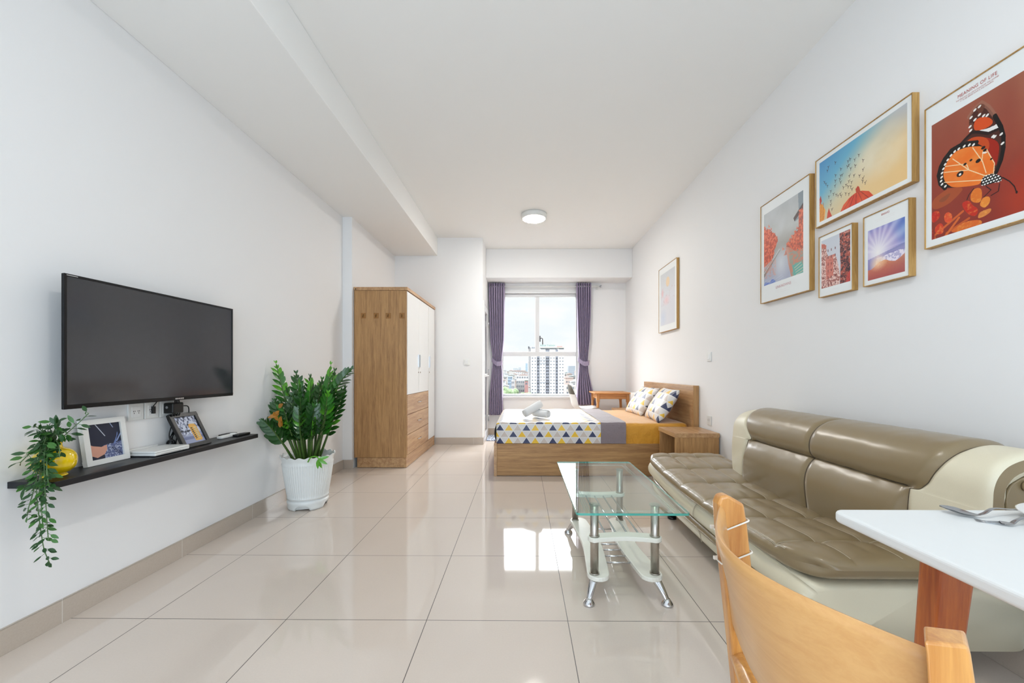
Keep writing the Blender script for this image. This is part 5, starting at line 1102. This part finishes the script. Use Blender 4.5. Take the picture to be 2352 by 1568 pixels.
# ------------------------------------------------------------ the city outside, real buildings at real distances
def at(px,py,Y): # point at depth Y seen in that direction
    return ((px-1199)*Y/FP,Y,CH-(py-852)*Y/FP)
GZ_=-34.; CK=.22
def cmx(n,c,ns=.1,**k):
    a=lin(c); return mat(n,(a[0]*CK,a[1]*CK,a[2]*CK),.85,nstr=ns,**k)
struct('ground',BX(-900,1100,60,3000,GZ_-1,GZ_),cmx('city_ground','#8d9488',.4))
M['tw']=cmx('tower_white','#e9eef2',.05); M['twd']=cmx('tower_bay','#9aa0ad',.2); M['twg']=cmx('tower_grey','#c4c3c3',.1); M['win']=cmx('tower_window','#6a727c',.3); M['dark']=cmx('bay_opening','#3a3e48',.3)
D=400.; t=thing('tower_block','tall white residential tower beyond the window with green rooftop lettering','building',at(1256,852,D)[:2]+(GZ_,))
def X(px): return (px-1199)*D/FP
def Z(py): return CH-(py-852)*D/FP
obj('facade',BX(X(1219),X(1297),D+.8,D+22,GZ_,Z(800.5)),M['tw'],t); obj('side_wing',BX(X(1213.5),X(1219),D+3,D+20,GZ_,Z(797)),M['twg'],t)
for a,b in ((1219,1233),(1239.5,1253),(1262,1276),(1281.5,1297)): obj('wall_bay',BX(X(a),X(b),D,D+.9,GZ_,Z(801)),M['tw'],t)
for a,b in ((1233.5,1239),(1253.5,1261.5),(1276.3,1281)):
    bb=obj('balcony_bay',BX(X(a),X(b),D+.5,D+.85,GZ_,Z(803)),M['twd'],t)
    for k in range(13):
        z=Z(823+7.24*k-7.24); w_=(X(b)-X(a)); obj('balcony_opening',BX(X(a)+w_*.12,X(a)+w_*.46,D+.42,D+.52,z-.8,z+.9).box(X(a)+w_*.56,X(a)+w_*.9,D+.42,D+.52,z-.8,z+.9),M['dark'],bb)
base=None
for k in range(12):
    for px in (1223,1229.6,1242.6,1249.4,1265.4,1272.2,1286.3,1292.6):
        z=Z(822+7.24*k-(7.24 if False else 0)); 
        if base is None: base=obj('window',BX(X(px)-.62,X(px)+.62,D-.06,D+.02,z-.55,z+.45),M['win'],t); b0=(X(px),z)
        else: c=base.copy(); COL.objects.link(c); c.parent=t; c.location=(X(px)-b0[0],0,z-b0[1])
for py in (826.5,833.5,877.5): obj('ledge',BX(X(1232),X(1263),D-.3,D+.1,Z(py)-.12,Z(py)+.12),M['twd'],t)
obj('roof_pavilion',BX(X(1220),X(1231),D+2,D+14,Z(802),Z(795)),M['tw'],t); obj('roof_band',BX(X(1240),X(1296),D-.5,D+10,Z(799),Z(797.5)),cmx('cream_band','#f2ecd4'),t)
obj('roof_lantern',BX(X(1213.2),X(1216),D+1,D+8,Z(799.5),Z(795)),M['dark'],t); obj('roof_window_strip',BX(X(1221),X(1229),D+1.9,D+2.1,Z(799.5),Z(798)).box(X(1221),X(1229),D+1.9,D+2.1,Z(797),Z(796.2)).box(X(1242),X(1278),D-.1,D+.1,Z(802),Z(799.2)).box(X(1284),X(1295),D-.1,D+.1,Z(802),Z(799.4)),M['win'],t)
M['gr']=cmx('green_sign','#4fa58c'); M['rd']=cmx('red_sign','#e8714a')
text_obj('roof_sign','MINH THÀNH',2.3,M['gr'],t,(X(1257.7),D-.7,Z(795.2)),(1,0,0),(0,0,1),1.02,ext=.1)
g=G()
for k in range(8): g.box(X(1279.5)+k*.66,X(1279.5)+k*.66+.42,D-.9,D-.7,Z(796.6),Z(795.0))
obj('small_roof_sign',g,M['rd'],t)
BLK=[(X(1255),D,X(1297)-X(1213)+2,24)]
def block(name,label,px0,px1,py,Yd,depth,m,wm,nx,nz,cat='building',group=None,roof=None,fl=3.2,top=1.5):
    x0,_,z1=at(px0,py,Yd); x1=at(px1,py,Yd)[0]; BLK.append(((x0+x1)/2,Yd,x1-x0,depth)); t=thing(name,label,cat,((x0+x1)/2,Yd,GZ_),group)
    obj('walls',BX(x0,x1,Yd,Yd+depth,GZ_,z1),m,t)
    if roof: obj('roof',BX(x0-.3,x1+.3,Yd-.4,Yd+depth,z1,z1+.5),roof,t)
    for k in range(nz):
        z=z1-top-fl*k
        for i in range(nx):
            xx=x0+(x1-x0)*(i+.5)/nx; w_=(x1-x0)/nx*.27; obj('window',BX(xx-w_,xx+w_,Yd-.08,Yd+.02,z-.75,z+.55),wm,t)
    return t
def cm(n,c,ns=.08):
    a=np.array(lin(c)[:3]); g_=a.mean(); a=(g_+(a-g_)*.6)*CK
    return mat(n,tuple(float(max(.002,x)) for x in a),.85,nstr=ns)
for k_ in ('tw','twd','twg','win','dark','gr','rd','tree'):
    pass
wm=M['win']
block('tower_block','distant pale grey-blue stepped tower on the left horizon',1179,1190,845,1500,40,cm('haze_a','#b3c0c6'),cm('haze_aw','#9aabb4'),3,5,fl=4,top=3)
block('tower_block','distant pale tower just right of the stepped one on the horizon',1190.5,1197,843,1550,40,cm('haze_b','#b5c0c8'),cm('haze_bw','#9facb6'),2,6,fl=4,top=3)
block('tower_block','slim light blue glass tower left of the white tower',1207,1212,834,900,20,cm('blue_tower','#93bcd2'),cm('blue_tower_w','#6fa3bf'),1,10,fl=4,top=2)
block('tower_block','grey-blue tower block right of the white tower',1305.5,1321,840,800,20,cm('greyblue_tower','#9fb0c0'),cm('greyblue_w','#7f93a6'),5,7,fl=3.6,top=2)
block('apartment_block','grey concrete apartment block with rows of windows, left of the white tower',1186,1213.5,873,300,18,cm('grey_block','#b5b4b2'),wm,6,6,top=1.2)
block('apartment_block','pale apartment block with red and green balcony panels behind the grey one',1186,1214,863,345,15,cm('pale_block','#d3d0cd'),wm,5,3,top=1.2)
block('apartment_block','narrow grey building with a slim vertical window strip',1174.5,1181.5,874,285,14,cm('narrow_block','#bdb9ba'),wm,2,5,top=1.2)
block('house','small light blue house among the low roofs on the left',1166.5,1176.5,864,420,14,cm('blue_house','#8fb9d8'),wm,3,3,top=1.5)
block('house','house with a broad salmon roof right of the white tower',1299,1316,868,330,14,cm('salmon_house','#d9b8a6'),wm,3,2,roof=cm('salmon_roof','#dfa892'),top=3)
block('house','cream house with dark windows behind the shell chair',1300,1326,885,260,12,cm('cream_house','#cfc4b8'),wm,4,3,top=1.5)
block('house','red and green panelled house front left of the white tower',1205,1213,874,292,5,cm('panel_house','#c9756a'),wm,1,1,roof=cm('green_panel','#79b493'),top=2)
# low roofs across the city
rr=random.Random(11)
cols=[('pale grey','#d3d0cb'),('beige','#cfc4b4'),('cream','#e0dacd'),('pinkish','#d3b8aa'),('blue-grey','#b4bcc2'),('white','#e2e4e6'),('tan','#c4ae9c')]
cmats=[(n_,cm('walls_'+n_.replace(' ','_').replace('-','_'),c,.15)) for n_,c in cols]
rm=[('terracotta',cm('tiles_a','#c08f7c',.2)),('grey',cm('tiles_b','#aeb2b4',.2)),('greenish',cm('tiles_c','#9ab0ae',.2))]
def house(x,y,w,dp,h,cmx_,rmx,side):
    lb='low %s house with a %s roof in the city %s of the white tower'%(cmx_[0],rmx[0],side)
    t=thing('house',lb,'house',(x,y,GZ_),'low %s houses with %s roofs %s of the tower'%(cmx_[0],rmx[0],side))
    obj('walls',BX(x-w/2,x+w/2,y,y+dp,GZ_,GZ_+h),cmx_[1],t); obj('roof',G().prism([(x-w/2-.4,GZ_+h),(x+w/2+.4,GZ_+h),(x+w/2,GZ_+h+.5),(x,GZ_+h+1.6),(x-w/2,GZ_+h+.5)],y-.4,y+dp,'y'),rmx[1],t)
    for k in range(2):
        z=GZ_+h-1.6-3.2*k
        for i in (-1,0,1): obj('window',BX(x+i*w*.3-w*.07,x+i*w*.3+w*.07,y-.1,y+.02,z-.6,z+.6),M['win'],t)
    return t
placed=[]
k=0; tries=0
while k<105 and tries<6000:
    tries+=1; sd=rr.random()
    px=rr.uniform(1146,1214) if sd<.64 else rr.uniform(1299,1334)
    Yd=265*math.exp(rr.uniform(0,1.75)); w=rr.uniform(7,14)*(Yd/500)**.25; dp=rr.uniform(8,12); h=34.-rr.uniform(4.5,17)*(500/Yd)**.5
    if Yd>700: h=rr.uniform(28,36.5)
    x=(px-1199)*Yd/FP
    if any(abs(x-a)<(w+c)/2+1.2 and y_-1.5<Yd+dp and Yd<y_+d_+1.5 for a,y_,c,d_ in placed+BLK): continue
    placed.append((x,Yd,w,dp)); k+=1; house(x,Yd,w,dp,max(8,h),rr.choice(cmats),rr.choice(rm),'left' if px<1256 else 'right')
M['tree']=cmx('tree_crown','#7f9f62',.55,bump=(1.2,.9,.4)); M['trunk']=mat('tree_trunk','#5c4634',.9,nstr=.3)
def tree(px,py,Yd,r,label):
    x,y,z=at(px,py,Yd); t=thing('tree',label,'tree',(x,y,GZ_)); g=G(); q=random.Random(int(px*10))
    for k in range(10):
        c=(x+q.uniform(-.7,.7)*r,y+q.uniform(-.5,.5)*r,z-r*.8+q.uniform(-.5,.5)*r); s_=r*q.uniform(.35,.55)
        def f(u,v,c=c,s_=s_):
            a,b=2*PI*u,PI*v; d=Vector((math.cos(a)*math.sin(b),math.sin(a)*math.sin(b),-math.cos(b))); k_=s_*(1+.35*mn.noise(d*3+Vector(c)))
            return tuple(Vector(c)+d*k_)
        g.grid(f,20,12)
    obj('crown',g,M['tree'],t,merge=False); obj('trunk',G().tube([(x,y,GZ_),(x,y,z-r)],r*.12,8),M['trunk'],t)
tree(1158,890,170,4.6,'broad green tree at the lower left of the window view'); tree(1172,893,186,3.6,'green tree beside the narrow grey building'); tree(1148,897,150,3.6,'green tree partly behind the left curtain')
tree(1208,902,220,3.4,'small green tree at the foot of the grey apartment block'); tree(1229,904,240,2.6,'small green tree at the left foot of the white tower'); tree(1264,906,250,2.4,'small green tree at the middle foot of the white tower')
